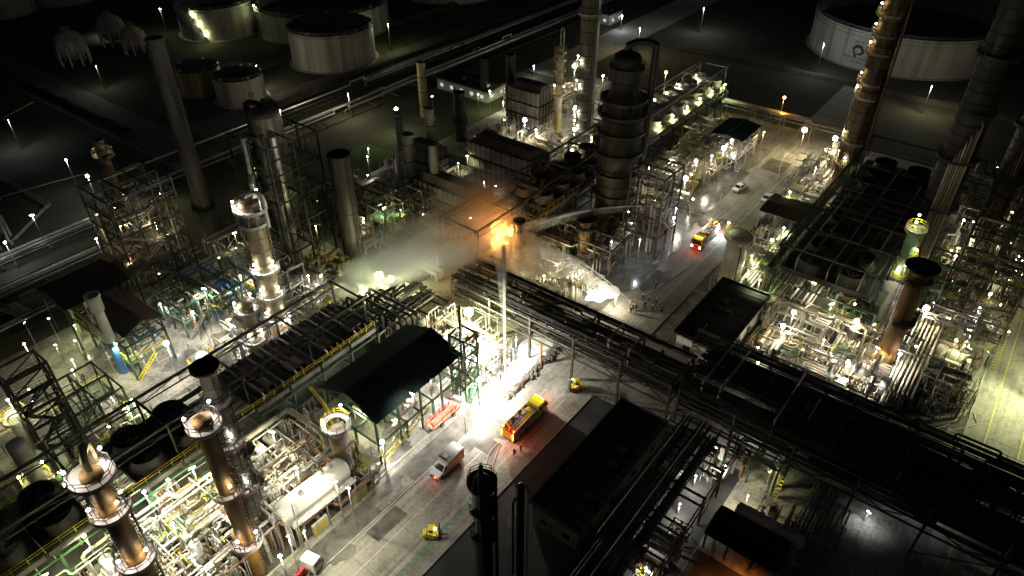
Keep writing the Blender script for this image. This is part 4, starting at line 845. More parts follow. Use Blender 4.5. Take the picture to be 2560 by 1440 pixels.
for i, (bx, by, ty, wx, wy, nl, st_, rm) in enumerate(((2340, 760, 670, 9, 12, 3, 'green_steel', 'yellow'), (2530, 760, 640, 10, 14, 3, 'rack_steel', 'yellow'), (2400, 560, 430, 9, 14, 5, 'rack_steel', 'dark_steel'), (2540, 520, 380, 10, 16, 4, 'dark_steel', 'dark_steel'), (2130, 800, 740, 8, 9, 2, 'green_steel', 'yellow'), (700, 740, 660, 9, 8, 2, 'galv', 'galv'), (480, 800, 730, 9, 7, 2, 'green_steel', 'galv'), (850, 560, 470, 9, 9, 3, 'dark_steel', 'dark_steel'), (1060, 540, 470, 9, 8, 3, 'rack_steel', 'galv'), (1700, 470, 400, 7, 10, 3, 'galv', 'yellow'))):
    SP(('green two-bay framework between the hooded and ringed columns', 'yellow-railed framework at the edge of the right road', 'tall rusty framework left of the second dark column', 'tall black framework beyond the second dark column', 'green framework by the hazard striped vessel', 'grey framework under the reactor column', 'green framework in front of the crowded left structure', 'black framework between the broad stack and the reactor', 'rusty framework in front of the lower furnace', 'yellow-railed framework beside the upper road unit')[i], bx, by, ty, wx, wy, nl, 2, 2, steel=st_, seed=60+i, pipes=22, railm=rm, pm=PM if i not in (3, 7) else ['pipe_dark', 'pipe_rust', 'galv'])
# lattice tower with a pipe beside the green roofed shed
X, Y, h = HZ(1165, 985, 835); t = structure('open lattice tower beside the green roof with a tall pipe', X, Y, 3.2, 3.2, [h*.25, h*.5, h*.75, h], 1, 1, steel='green_steel', name='lattice_tower', deck=0, pipes=0, brace=1, railm='green_steel')
MB().cyl((-1, .5, 0), (-1, .5, h+5), .25, n=10).build('vent_pipe', 'pipe_dark', t)
# ================================================================== FURNACES
def furnace(label, x0, x1, y0, y1, h, m='firebrick', stacks=()):
    t = thing('furnace', label, 'furnace', ((x0+x1)/2, (y0+y1)/2, 0), 0, 'furnaces'); w, d = (x1-x0)/2, (y1-y0)/2; occ(x0, x1, y0, y1)
    MB().box(-w, w, -d, d, 2., h).build('casing', m, t, 0)
    n = int((x1-x0)/1.6)
    for i in range(n+1):
        x = -w+2*w*i/n
        for s_ in (-1, 1): MB().box(x-.12, x+.12, s_*d-.18, s_*d+.18, 0, h+.3).build('buckstay', 'galv', t, 0)
    for i in range(int((y1-y0)/1.6)+1):
        y = -d+2*d*i/int((y1-y0)/1.6)
        for s_ in (-1, 1): MB().box(s_*w-.17, s_*w+.17, y-.1, y+.1, 0, h+.25).build('buckstay', 'galv', t, 0)
    for z in (h*.4, h*.7):
        rail(MB(), [(-w-.7, -d-.7, z), (w+.7, -d-.7, z), (w+.7, d+.7, z), (-w-.7, d+.7, z), (-w-.7, -d-.7, z)], 1.1, 2., .06).build('railing', 'galv', t, 0)
        MB().box(-w-.8, w+.8, -d-.8, d+.8, z-.12, z-.04).build('walkway', 'dark_steel', t, 0)
    MB().ext([(-d*.7, h), (d*.7, h), (d*.4, h+1.6), (-d*.4, h+1.6)], w*.9).build('hood', m, t, 0)
    for x in stacks: MB().lathe([(1.1, h+1), (1.1, h+9), (1.2, h+9), (.95, h+9), (.95, h+6)], 16, (x, 0, 0)).build('flue', 'grey_shell', t)
furnace('long sooty furnace box with ribbed walls behind the fire', -113, -93, 128, 136, 11); furnace('lower ribbed furnace nearer the fire', -112, -94, 107, 114.5, 9, stacks=(-6,))
furnace('flat-topped grey furnace on legs by the silver column', -127, -116, 163, 171, 12, 'firebrick'); furnace('small furnace box at the lawn side', -128, -120, 120, 127, 8)
# ================================================================== SHEDS AND BUILDINGS
def sheetmesh(L, w=1., m='roof_green'):
    b = MB(); k = 5
    for i in range(k):
        x = w*i/k; s_ = w/k
        for (xa, za), (xb, zb) in (((x, 0), (x+s_*.3, .09)), ((x+s_*.3, .09), (x+s_*.5, .09)), ((x+s_*.5, .09), (x+s_*.8, 0)), ((x+s_*.8, 0), (x+s_, 0))):
            b.add([(xa, 0, za), (xb, 0, zb), (xb, L, zb), (xa, L, za)], [(0, 1, 2, 3)])
    me = b.mesh('roof_sheet', 0); me.materials.append(MATS[m]); return me
def shed(label, x0, x1, y0, y1, ze, zr, m, steel='green_steel', ridge='y', bays=4, name='shed', gable=True, cat='shed', ground=0.):
    t = thing(name, label, cat, (x0, y0, ground), 0, 'open sheds'); w, d = x1-x0, y1-y0
    for i in range(bays+1):
        a = (d if ridge == 'y' else w)*i/bays
        for f in (0, 1):
            x, y = (w*f, a) if ridge == 'y' else (a, d*f); x = min(max(x, .2), w-.2); y = min(max(y, .2), d-.2)
            MB().bar((x, y, 0), (x, y, ze-.1), .26).build('post', steel, t, 0)
        p, q_, c = ((0, a, ze-.18), (w, a, ze-.18), (w/2, a, zr-.2)) if ridge == 'y' else ((a, 0, ze-.18), (a, d, ze-.18), (a, d/2, zr-.2))
        MB().bar(p, q_, .16).bar(p, c, .16).bar(q_, c, .16).build('truss', steel, t, 0)
    for f in (0, 1):
        if ridge == 'y': MB().bar((w*f, 0, ze-.3), (w*f, d, ze-.3), .16).build('eave_beam', steel, t, 0)
        else: MB().bar((0, d*f, ze-.3), (w, d*f, ze-.3), .16).build('eave_beam', steel, t, 0)
    half = (w if ridge == 'y' else d)/2; L = math.hypot(half, zr-ze)+.5; sl = math.atan2(zr-ze, half); ln = d if ridge == 'y' else w
    me = sheetmesh(L, 1.02, m); n = int(round(ln)); sp = ln/n
    for i in range(n):
        for sd_ in (0, 1):
            o = ob('roof_sheet', me, None, t)
            if ridge == 'y':   # sheet runs from ridge down along +-x
                M = Matrix.Translation((w/2, i*sp if sd_ else (i+1)*sp, zr+R.uniform(0, .012)))@Matrix.Rotation((PI/2 if sd_ == 0 else -PI/2), 4, 'Z')@Matrix.Rotation(-sl, 4, 'X')
                M = Matrix.Translation((w/2, (i)*sp if sd_ == 0 else (i+1)*sp, zr+R.uniform(0, .012)))@Matrix.Rotation(PI/2 if sd_ == 0 else -PI/2, 4, 'Z')@Matrix.Rotation(-sl, 4, 'X')
            else:
                M = Matrix.Translation((i*sp if sd_ == 0 else (i+1)*sp, d/2, zr+R.uniform(0, .012)))@Matrix.Rotation(0 if sd_ == 0 else PI, 4, 'Z')@Matrix.Rotation(-sl, 4, 'X')
            o.matrix_local = M
    MB().bar((w/2, 0, zr+.12) if ridge == 'y' else (0, d/2, zr+.12), (w/2, d, zr+.12) if ridge == 'y' else (w, d/2, zr+.12), .5, .1).build('ridge_cap', m, t, 0)
    return t
shed('open shed with dark green corrugated gable roof beside the road', -74, -61.7, 46, 65.7, 10, 12.3, 'roof_green')
structure('compressor deck under the dark green corrugated roof', -68, 56, 11, 18.6, [3.6], 2, 3, steel='green_steel', seed=31, deck=.35, pipes=14, name='compressor_deck')
shed('tall shed with nearly black roof on green legs', -137, -126.6, 30.5, 43, 10, 11.4, 'roof_dark', bays=2)
shed('tall shed with dusty brown gable roof', -126, -112.6, 34.2, 41, 8.5, 9.9, 'roof_brown', ridge='x', bays=2)
shed('low dusty roof behind the nearly black shed roof', -141, -129, 44, 53, 8.5, 9.6, 'roof_brown', ridge='x', bays=2)
structure('green pipe deck below the tall shed roofs', -122, 36.5, 22, 7.5, [3.6, 7.4], 3, 1, steel='green_steel', seed=33, deck=.3, pipes=22, pm=['pipe_cream', 'pipe_white', 'blue', 'pipe_alu'])
shed('flat dark canopy next to the parked white car', -43, -31, 151.5, 161, 5., 5.4, 'roof_brown', steel='galv', ridge='x', bays=3)
shed('small dark green roof over a lit platform by the far road', -67, -58.6, 175.5, 188.5, 9.2, 9.9, 'roof_green', steel='galv', bays=2)
structure('white railed platform under the small dark green roof', -62.8, 182, 8, 12.5, [3.5, 6.3], 2, 2, steel='white_shell', seed=35, deck=.8, pipes=8, railm='white_shell')
shed('low corrugated canopy beside the white horizontal vessel', -15, -4.8, 63.6, 68.6, 3.9, 4.5, 'roof_dark', steel='rack_steel', ridge='x', bays=3)
def building(label, x0, x1, y0, y1, h, roofm, wallm='wall_white', win=(), lit=False, par=.4):
    t = thing('building', label, 'building', ((x0+x1)/2, (y0+y1)/2, 0)); w, d = (x1-x0)/2, (y1-y0)/2; occ(x0, x1, y0, y1)
    MB().box(-w, w, -d, d, 0, h-.3).build('wall', wallm, t, 0)
    rf = MB().box(-w-.5, w+.5, -d-.5, d+.5, h-.3, h).build('roof', roofm, t, 0)
    for s_ in (-1, 1):
        MB().box(s_*(w+.4)-.1, s_*(w+.4)+.1, -d-.5, d+.5, h+.002, h+par).build('parapet', roofm, rf, 0); MB().box(-w-.29, w+.29, s_*(d+.4)-.1, s_*(d+.4)+.1, h+.002, h+par).build('parapet', roofm, rf, 0)
    k = int((y1-y0)/1.25)
    for i in range(k): y = -d+2*d*(i+.5)/k; MB().box(-w-.28, w+.28, y-.05, y+.05, h, h+.07).build('roof_seam', roofm, rf, 0)
    k = max(2, int((x1-x0)/4))
    for i in range(k):
        x = -w+2*w*(i+.5)/k; f = MB().box(x-.8, x+.8, -d-.06, -d+.02, 1.1, 2.5).build('window', 'galv', t, 0); MB().box(x-.7, x+.7, -d-.08, -d-.05, 1.2, 2.4).build('pane', 'lit_window' if lit else 'glass', f, 0)
    k = max(2, int((y1-y0)/5))
    for i in range(k):
        y = -d+2*d*(i+.5)/k; f = MB().box(w-.02, w+.06, y-.8, y+.8, 1.1, 2.5).build('window', 'galv', t, 0); MB().box(w+.05, w+.08, y-.7, y+.7, 1.2, 2.4).build('pane', 'lit_window' if lit else 'glass', f, 0)
        f = MB().box(-w-.06, -w+.02, y-.8, y+.8, 1.1, 2.5).build('window', 'galv', t, 0); MB().box(-w-.08, -w-.05, y-.7, y+.7, 1.2, 2.4).build('pane', 'glass', f, 0)
    MB().box(-w*.3-.5, -w*.3+.5, -d-.05, -d+.02, 0, 2.1).build('door', 'rack_steel', t, 0)
    for i in range(3): x = R.uniform(-w*.6, w*.6); y = R.uniform(-d*.7, d*.7); MB().box(x-.6, x+.6, y-.5, y+.5, h, h+.8).build('roof_unit', 'rack_steel', rf, 0)
    return t
building('long flat-roofed control building with unlit black roof', -36.4, -28.7, 52.2, 77, 5, 'roof_dark', 'firebrick')
building('black flat-roofed building behind the wide pipe rack', -37.6, -28.5, 99.2, 119.6, 5, 'roof_dark')
building('low white office with lit windows beyond the silver column', -165, -143, 172, 182, 4, 'roof_dark', lit=True)
building('small lit office beside the yellow far road', -166, -156, 270, 280, 4.5, 'roof_dark', lit=True)
building('far office past the yellow road', -158, -146, 330, 341, 4.5, 'roof_dark', lit=True)
# barrier panels by the low canopy
for i, px in enumerate((1838, 1868, 1905, 1930, 1960, 1975)):
    x, y = G(px, 1345+i*14); t = thing('panel_stand', 'white framed stand in the row before the low corrugated canopy', 'stand', (x, y, 0), 0, 'framed stands before the low canopy')
    for s_ in (0, 1.2): MB().bar((s_, 0, 0), (s_, 0, 1.3), .09).build('leg', 'white_shell', t, 0)
    for zz in (.65, 1.3): MB().bar((0, 0, zz), (1.2, 0, zz), .09).build('cross_bar', 'white_shell', t, 0)
# ================================================================== HORIZONTAL VESSELS
def vessel(label, xa, ya, xb, yb, zc, r, m, rm='yellow', plat=True, name='horizontal_vessel'):
    d = Vector((xb-xa, yb-ya)); L = d.length; t = thing(name, label, 'vessel', ((xa+xb)/2, (ya+yb)/2, 0), math.atan2(d.y, d.x))
    b = MB().lathe([(.01, -L/2-r*.5), (r*.5, -L/2-r*.43), (r*.87, -L/2-r*.25), (r, -L/2), (r, L/2), (r*.87, L/2+r*.25), (r*.5, L/2+r*.43), (.01, L/2+r*.5)], 28)
    o = b.build('shell', m, t); o.matrix_local = Matrix.Translation((0, 0, zc))@Matrix.Rotation(PI/2, 4, 'Y')
    for x in (-L*.3, L*.3):
        MB().box(x-.25, x+.25, -r*.85, r*.85, 0, zc-r*.5).build('saddle', 'kerb', t, 0)
        o2 = MB().ring(r, r+.05, -.15, .15, 28).build('strap', m, t); o2.matrix_local = Matrix.Translation((x, 0, zc))@Matrix.Rotation(PI/2, 4, 'Y')
    for x in (-L*.15, L*.2, L*.35):
        MB().cyl((x, 0, zc+r*.9), (x, 0, zc+r+.5), .22, n=10).cyl((x, 0, zc+r+.45), (x, 0, zc+r+.55), .36, n=10).build('nozzle', 'galv', t)
    MB().tube([(L*.2, 0, zc+r), (L*.2, 0, zc+r+1.6), (L*.2, .4, zc+r+2), (L*.2, r+2, zc+r+2), (L*.2, r+2.4, zc+r+1.6), (L*.2, r+2.4, .2)], .2, 8).build('pipe', 'pipe_cream', t)
    if plat:
        zz = zc-r*.1; y = -r-.9
        MB().box(-L/2, L/2, y-.7, y+.7, zz-.08, zz).build('platform', 'galv', t, 0); rail(MB(), [(-L/2, y-.68, zz), (L/2, y-.68, zz)], 1.1, 1.4, .07).build('railing', rm, t, 0)
        for x in (-L/2+.3, 0, L/2-.3): MB().bar((x, y-.6, 0), (x, y-.6, zz-.08), .16).build('platform_post', 'galv', t, 0)
        ladder(MB(), (-L/2-.3, y, 0), (-L/2-.3, y, zz+1), .5, .4, (0, 1, 0)).build('ladder', rm, t, 0)
    return t
t = vessel('big white horizontal vessel with blazing end near the road', -63.2, 28.6, -62.6, 39.4, 5., 1.75, 'white_shell', 'white_shell'); occ(-66, -60.2, 27, 41)
for y0 in (33.5, 41.):
    w = thing('blast_wall', 'concrete wall with yellow and black hazard stripes under the white vessel', 'wall', (-59.8, y0, 0), 0, 'hazard striped walls'); MB().box(-.2, .2, -2.6, .1, 0, 2.6).build('panel', 'kerb', w, 0)
    for i in range(6): MB().add([(.206, -2.5+i*.42, .1), (.206, -2.28+i*.42, .1), (.206, -2.1+i*.42, 2.5), (.206, -2.32+i*.42, 2.5)], [(0, 1, 2, 3)]).build('hazard_stripe', 'yellow', w, 0)
    for i in range(6): MB().add([(-.2+.0, -2.606+0*i, .2+i*.4), (.2, -2.606, .05+i*.4), (.2, -2.606, .25+i*.4), (-.2, -2.606, .4+i*.4)], [(0, 1, 2, 3)]).build('hazard_stripe', 'yellow', w, 0)
x0, y0 = G(2085, 905, 3.5); x1, y1 = G(2155, 935, 3.5); vessel('white horizontal drum with bright lamp on its flank', x0, y0+1, x1, y0+1, 3.4, 1.25, 'white_shell')
x0, y0 = G(2060, 945, 3.); x1, y1 = G(2140, 980, 3.); vessel('dark green horizontal drum next to the white drum', x0, y0, x1, y0, 2.9, 1.25, 'green_shell')
x0, y0 = G(1850, 1270, 3.); vessel('long cream horizontal vessel next to the low corrugated canopy', x0, 70.8, x0+9, 70.8, 2.6, 1.15, 'white_shell')
x0, y0 = G(2345, 870, 2.8); vessel('pale horizontal drum under bent pipes near the right road', x0, y0, x0+5, y0, 2.4, 1.3, 'white_shell')
x0, y0 = G(1760, 355, 5); vessel('grey horizontal drum in front of the small green roof', x0-5, y0, x0+4, y0, 5, 1.2, 'grey_shell')
x0, y0 = G(620, 905, 3); vessel('cream horizontal drum on the lit concrete below the reactor column', -104, 42, -96, 42, 3, 1.1, 'white_shell')
for i, (px, py) in enumerate(((2010, 425), (2035, 445), (2020, 408), (2048, 425))):
    x, y = G(px, py, 2.4); t = v_exch('grey_shell', 5, .75, 2) if i == 0 else None
    if i == 0: EX = snapshot(t); t.location = (x, y, 0); t.rotation_euler = (0, 0, PI/2); tag(t, 'silver stacked exchanger with round end cap beside the tall yellow-lit column', 'heat exchanger', 'exchangers by the yellow-lit column')
    else: dup(EX, (x, y, 0), PI/2)
# white vertical vessel on a hazard striped base
X, Y = G(2192, 822); t = tower('storage_vessel', 'fat upright white vessel above a fan of yellow hazard stripes', X, Y+1, 9.2, 2.1, 'white_shell', segs=[(2., 1.2), (2.8, 2.1), (9.2, 2.1)], rings=0, ladders=(2.,), railm='yellow', plats=((9.3, 2.6, 0, 2.6),), cat='vessel'); occ(X-3, X+3, Y-3, Y+4)
MB().box(-3, 3, -3, 3, 0, .5).build('base_slab', 'kerb', t, 0)
for i in range(4): a = i*PI/2+.7; MB().bar((1.4*cos(a), 1.4*sin(a), .5), (1.4*cos(a), 1.4*sin(a), 3.), .3).build('leg', 'white_shell', t, 0)
for i in range(9):
    a = -2.6+i*.26; MB().add([(1.5*cos(a), 1.5*sin(a), .506), (2.95*cos(a-.04), 2.95*sin(a-.04), .506), (2.95*cos(a+.08), 2.95*sin(a+.08), .506), (1.5*cos(a+.12), 1.5*sin(a+.12), .506)], [(0, 1, 2, 3)]).build('hazard_stripe', 'yellow', t, 0)
# thick insulated pipes crossing the lit units
def duct(label, pts, r, m, name='insulated_pipe'):
    P = [Vector(p) for p in pts]; t = thing(name, label, 'pipe', (P[0].x, P[0].y, 0)); o = Vector((P[0].x, P[0].y, 0)); Q = []
    for i, p in enumerate(P):
        if 0 < i < len(P)-1:
            a = (P[i-1]-p).normalized()*min(r*2.2, (P[i-1]-p).length*.4); c = (P[i+1]-p).normalized()*min(r*2.2, (P[i+1]-p).length*.4)
            for k in range(5): f = k/4; Q.append((p+a)*(1-f)**2+p*2*f*(1-f)+(p+c)*f*f)
        else: Q.append(p)
    MB().tube([q_-o for q_ in Q], r, 12).build('pipe', m, t)
    for i in range(len(P)-1):
        if abs(P[i].z-P[i+1].z) < .5 and P[i].z > 1:
            m_ = (P[i]+P[i+1])/2-o; MB().bar((m_.x, m_.y, 0), (m_.x, m_.y, m_.z-r*.5), .22).build('support', 'galv', t, 0)
    return t
duct('thick cream pipe bent twice over the exchangers near the white vessel', ((-77.5, 33, 6.5), (-77.5, 41.5, 6.5), (-69, 41.5, 6.5), (-69, 41.5, 2), (-64.6, 38, 2)), .48, 'pipe_cream')
duct('fat cream pipe beside the twice bent pipe', ((-78, 37, 3.5), (-72, 37, 3.5), (-68, 37, 3.5), (-68, 30, 3.5)), .75, 'pipe_cream')
duct('yellow pipe arching to the ring platform by the green roof', ((-77, 46, 8), (-72, 44.5, 9), (-68.5, 43.2, 9), (-68.5, 43.2, 4)), .3, 'yellow')
duct('cream pipe looping at the foot of the fat upright vessel', ((-35, 128, 3), (-35, 131, 3), (-31, 131, 3), (-31, 146, 3), (-31, 146, .2)), .28, 'pipe_cream')
for i in range(4): duct('row of parallel cream pipes on the near side of the dark wide coolers', ((-34.5+i*.65, 124-i*.7, 4.2), (-34.5+i*.65, 148, 4.2), (-34.5+i*.65, 148, .2)), .22, 'pipe_white')['group'] = 'parallel cream pipes by the wide coolers'
for i in range(5): duct('row of cream pipes turning down beside the dark steel gantry', ((-30+i*.0, 122.5-i*.8, 3.6), (-14, 122.5-i*.8, 3.6), (-14, 122.5-i*.8, .2)), .2, 'pipe_cream')['group'] = 'cream pipes below the dark gantry'
for i in range(7): duct('long straight silver pipe among the dense row near the ringed column', ((-3.+i*.7, 108, 4.+.2*(i % 3)), (-3.+i*.7, 146, 4.+.2*(i % 3)), (-3.+i*.7, 146, .3)), .2, ('pipe_alu', 'pipe_cream', 'tan_shell')[i % 3])['group'] = 'dense row of pipes near the ringed column'
for i in range(11):
    x, y = G(1905+i*13, 893+i*5, 2.6); t = thing('exchanger_tube', 'short tube in the tilted row beside the dark drums' if i < 9 else 'short red tube at the end of the tilted row', 'exchanger', (x, y, 0), .0, 'row of short tubes' if i < 9 else 'red tubes of the row')
    MB().cyl((0, -1.6, 1.9), (0, 1.6, 1.9), .2, n=10).build('tube', 'pipe_white' if i < 9 else 'orange', t); MB().bar((0, -1.2, 0), (0, -1.2, 1.75), .12).bar((0, 1.2, 0), (0, 1.2, 1.75), .12).build('stand', 'galv', t, 0)
# ================================================================== FILL OF THE PROCESS UNITS
for px, py, l in ((645, 1425, 'the orange-brown column'), (400, 1500, 'the thick brown column'), (705, 840, 'the reactor column'), (531, 590, 'the tall grey stack'), (888, 650, 'the broad dark stack'), (1393, 330, 'the silver caged column'), (1455, 345, 'the lamp-lit grey column'), (1530, 555, 'the black fractionator'),
                  (1457, 655, 'the rusty short column'), (1297, 697, 'the slender column by the flames'), (1825, 692, 'the fat upright vessel'), (2095, 485, 'the yellow-lit tall column'), (2290, 645, 'the massive ringed column'), (2197, 932, 'the hooded brown column'), (1215, 1465, 'the unlit black column'), (312, 928, 'the white and blue stack'),
                  (780, 1230, 'the white horizontal vessel'), (1000, 1060, 'the green shed'), (1165, 985, 'the lattice tower'), (400, 700, 'the crowded left structure'), (745, 640, 'the dark reactor structure'), (175, 1140, 'the dark stair tower'), (2500, 640, 'the unlit framework'), (2390, 850, 'the right road framework'),
                  (1840, 330, 'the small green roof'), (1970, 520, 'the flat dark canopy'), (1245, 410, 'the sooty furnace'), (1150, 520, 'the lower furnace'), (1320, 265, 'the far grey furnace'), (950, 700, 'the steam cloud'), (1500, 720, 'the foam pool'), (1330, 880, 'the rubble heap'), (1660, 1280, 'the bottom dark rack'), (1920, 1290, 'the cream vessel'),
                  (1800, 790, 'the black flat-roofed building'), (1990, 860, 'the green walkway'), (2110, 950, 'the twin drums'), (2200, 810, 'the hazard striped vessel'), (2140, 600, 'the wide dark coolers'), (1700, 280, 'the pale fan coolers'), (560, 760, 'the green framework'), (200, 130, 'the gas spheres'), (842, 182, 'the beige lidded tank'),
                  (2225, 190, 'the crude oil tank'), (1650, 60, 'the yellow far road'), (110, 520, 'the bent ochre pipeline'), (1960, 300, 'the far pipe bridge'), (2540, 950, 'the right road'), (2200, 1250, 'the dark yard'), (330, 1080, 'the black fan coolers'), (980, 360, 'the lawn'), (640, 1100, 'the hooded slim column'), (1750, 460, 'the galvanised framework')):
    LM.append((*G(px, py), l))
for a in ((-92, -78, -10, 213), (-60, -43, -40, 260), (-75, -61, 45.5, 66.5), (-30, -10, 122, 187), (-132, -106, 28, 54)): occ(*a)
DEN = dict(pump=2, exch=3, drum=1, manif=7, run=4, deck=2.4)
fill('', -78, -60.8, 0, 46, 2.15, 1, DEN); fill('', -104, -92, 0, 30, 2.6, 41, DEN, skip=.15); fill('', -78, -61, 67, 80, 2.5, 2, DEN); fill('', -118, -105, 2, 26, 4.4, 3, skip=.5); fill('', -112, -92, 55, 80, 2.7, 4, DEN); fill('', -112, -92, 43, 56, 2.7, 44, DEN, skip=.12)
fill('', -140, -113, 54, 84, 4., 5, skip=.2); fill('', -134, -92, 86, 127, 3.8, 6, skip=.12); fill('', -130, -92, 138, 200, 4.6, 7, skip=.25); fill('', -78, -61, 98, 122, 3., 8, DEN); fill('', -78, -61, 124, 200, 2.8, 9, DEN)
fill('', -41, -30.5, 121, 150, 3.2, 10, skip=.25); fill('', -28.2, -2, 98, 123, 2.5, 11, DEN); fill('', -42, -31.5, 150, 203, 3.3, 12, skip=.15); fill('', -9, 9, 112, 203, 2.5, 13, DEN); fill('', -27, -16, 44, 78, 4., 14, skip=.4); fill('', -15, 0, 71.5, 80, 3.2, 15)
BR = PM+['pipe_cream', 'galv', 'pipe_rust', 'galv']
for i, (a, n) in enumerate((((-78, -61, 0, 45), 100), ((-78, -61, 67, 80), 10), ((-112, -92, 43, 80), 34), ((-134, -113, 54, 84), 6), ((-130, -92, 86, 126), 14), ((-78, -61, 98, 200), 40), ((-41, -31, 121, 200), 14), ((-28, -2, 98, 122), 42), ((-9, 8, 104, 200), 40))):
    pipelines(*a, n, 50+i, pm=BR if i not in (3, 4) else PM+['pipe_dark', 'pipe_dark'])
# ================================================================== VEHICLES
def wheel(t, x, y, r, w=.28):
    o = MB().cyl((x-w/2, y, r), (x+w/2, y, r), r, n=18).build('tyre', 'rubber', None)
    o.name = 'wheel'; o.parent = t; KIDS.setdefault(t.name, []).append(o); s_ = 1 if x > 0 else -1
    MB().cyl((x+s_*w*.5, y, r), (x+s_*(w*.5+.02), y, r), r*.58, n=14).cyl((x+s_*w*.5, y, r), (x+s_*(w*.5+.06), y, r), r*.2, n=8).build('rim', 'rim', o)
def small(t, name, m, *bx): return MB().box(*bx).build(name, m, t, 0)
def quad(t, name, m, *p): return MB().add(p, [tuple(range(len(p)))]).build(name, m, t, 0)
def beacon(t, loc, m, w, c, r=.12):
    MB().ball((0, 0, 0), r, 10).build('beacon', m, t, loc=loc)
    if w: light((loc[0]*1.15, loc[1]+(.5 if loc[1] > 0 else -.5), loc[2]+.25), w, c, t, .1, 'beacon_light')
def fire_truck(label, X, Y, rz, flip=False):
    t = thing('fire_engine', label, 'fire engine', (X, Y, 0), rz)
    small(t, 'chassis', 'rack_steel', -1., 1., -4.7, 4.5, .45, .8)
    MB().ext([(2.3, .65), (4.75, .65), (4.8, 1.5), (4.55, 2.9), (4.3, 3.05), (2.3, 3.05)], 1.24, .95, 1.5).build('cab', 'fire_lime', t, 0)
    quad(t, 'windscreen', 'glass', (-1.1, 4.80, 1.62), (1.1, 4.80, 1.62), (1.04, 4.585, 2.72), (-1.04, 4.585, 2.72))
    for s_ in (-1, 1):
        for y0, y1 in ((2.5, 3.3), (3.45, 4.3)): quad(t, 'side_window', 'glass', (s_*1.246, y0, 1.75), (s_*1.246, y1, 1.75), (s_*1.206, y1, 2.65), (s_*1.206, y0, 2.65))
        small(t, 'mirror', 'black', s_*1.35-.08, s_*1.35+.08, 4.55, 4.7, 1.8, 2.4)
        MB().ball((s_*.95, 4.8, 1.), .17, 8).build('headlight', 'bulb_wht', t)
        for y in (-3.4, -2.1, 3.5): wheel(t, s_*1.08, y, .55, .34)
    small(t, 'bumper', 'fire_red', -1.25, 1.25, 4.7, 5.05, .45, .9); small(t, 'grille', 'black', -.7, .7, 4.79, 4.83, .95, 1.45)
    small(t, 'body', 'fire_red', -1.25, 1.25, -4.75, 2.15, .85, 2.35)
    for s_ in (-1, 1):
        for i in range(5): y = -4.5+i*1.32; small(t, 'locker_shutter', 'galv', s_*1.26-.02, s_*1.26+.02, y, y+1.15, 1.05, 2.2)
        small(t, 'side_stripe', 'fire_lime', s_*1.262-.015, s_*1.262+.015, -4.7, 2.1, .87, 1.02)
        small(t, 'deck_rail', 'galv', s_*1.18-.05, s_*1.18+.05, -4.7, 2., 2.35, 2.75)
    small(t, 'deck_plate', 'rack_steel', -1.12, 1.12, -4.7, 2.1, 2.352, 2.37)
    for i in range(5):  # stowed hose rolls
        o = MB().ring(.16, .42, -.12, .12, 16).build('hose_roll', 'rack_steel' if i % 2 else 'hose', t, loc=(-.7, -3.3+i*.95, 2.85)); o.rotation_euler = (0, .5, 0)
    b = MB(); ladder(b, (.35, -4.4, 2.75), (.35, 1.6, 2.9), .5, .35); b.build('ladder', 'galv', t, 0)
    b = MB(); ladder(b, (.85, -4.4, 2.7), (.85, 1.2, 2.85), .35, .35); b.build('ladder', 'yellow', t, 0)
    for i in range(5): small(t, 'stowage_box', ('fire_red', 'rack_steel', 'suit_blue', 'galv', 'yellow')[i], -.35, .05, -4.1+i*1.15, -3.3+i*1.15, 2.35, 2.75+.08*i)
    MB().cyl((0, -4.2, 2.35), (0, -4.2, 3.1), .16, n=10).tube([(0, -4.2, 3.1), (-.2, -4.3, 3.35), (-.7, -4.1, 3.8)], .12, 8).build('water_monitor', 'yellow', t)
    MB().cyl((.2, .9, 2.35), (.2, .9, 3.), .3, n=12).build('pump_unit', 'yellow', t)
    small(t, 'rear_panel', 'fire_red', -1.24, 1.24, -4.80, -4.75, .8, 2.5)
    for i in range(6):
        for s_ in (-1, 1): quad(t, 'chevron', 'fire_lime', (0, -4.806, 1.05+i*.27), (0, -4.806, 1.17+i*.27), (s_*1.2, -4.806, .62+i*.27+.12 if i else .86), (s_*1.2, -4.806, .62+i*.27 if i else .82))
    for s_ in (-1, 1):
        for z in (.95, 1.4, 1.9, 2.3): MB().ball((s_*1.17, -4.84, z), .09, 8).build('tail_light', 'amber_light' if z > 1.2 else 'red_light', t)
    small(t, 'light_bar', 'rack_steel', -1., 1., 3.9, 4.15, 3.05, 3.15)
    for x in (-.8, -.3, .3, .8): beacon(t, (x, 4.02, 3.26), 'amber_light', 0, SOD)
    light((0, 4.5, 3.7), 70, (1, .5, .1), t, .1, 'beacon_light'); light((0, 5.8, 1.2), 120, (1, .08, .04), t, .1, 'beacon_light'); light((1.2, -5.6, 2.2), 110, (1, .25, .05), t, .1, 'beacon_light')
    beacon(t, (1.1, -4.5, 2.85), 'red_light', 160, (1, .05, .03), .14); beacon(t, (-1.1, -4.5, 2.85), 'amber_light', 120, (1, .4, .05), .14)
    light((.3, -1, 4.2), 130, (1, .6, .25), t, .15, 'work_light'); MB().bar((.3, -1, 2.35), (.3, -1, 4.3), .06).ball((.3, -1, 4.4), .12, 8).build('work_lamp', 'galv', t)
    return t
fire_truck('red and lime fire engine with chevron back shooting the upright water jet', -48.9, 66.9, 0)
ft2 = fire_truck('lime cab fire engine on the upper road aiming a thin jet', -49.9, 138.2, PI)
light((1.6, -2.2, 3.2), 900, COOL, ft2, .15, 'work_light'); light((-1.9, -3.8, 2.6), 1500, COOL, ft2, .15, 'work_light')
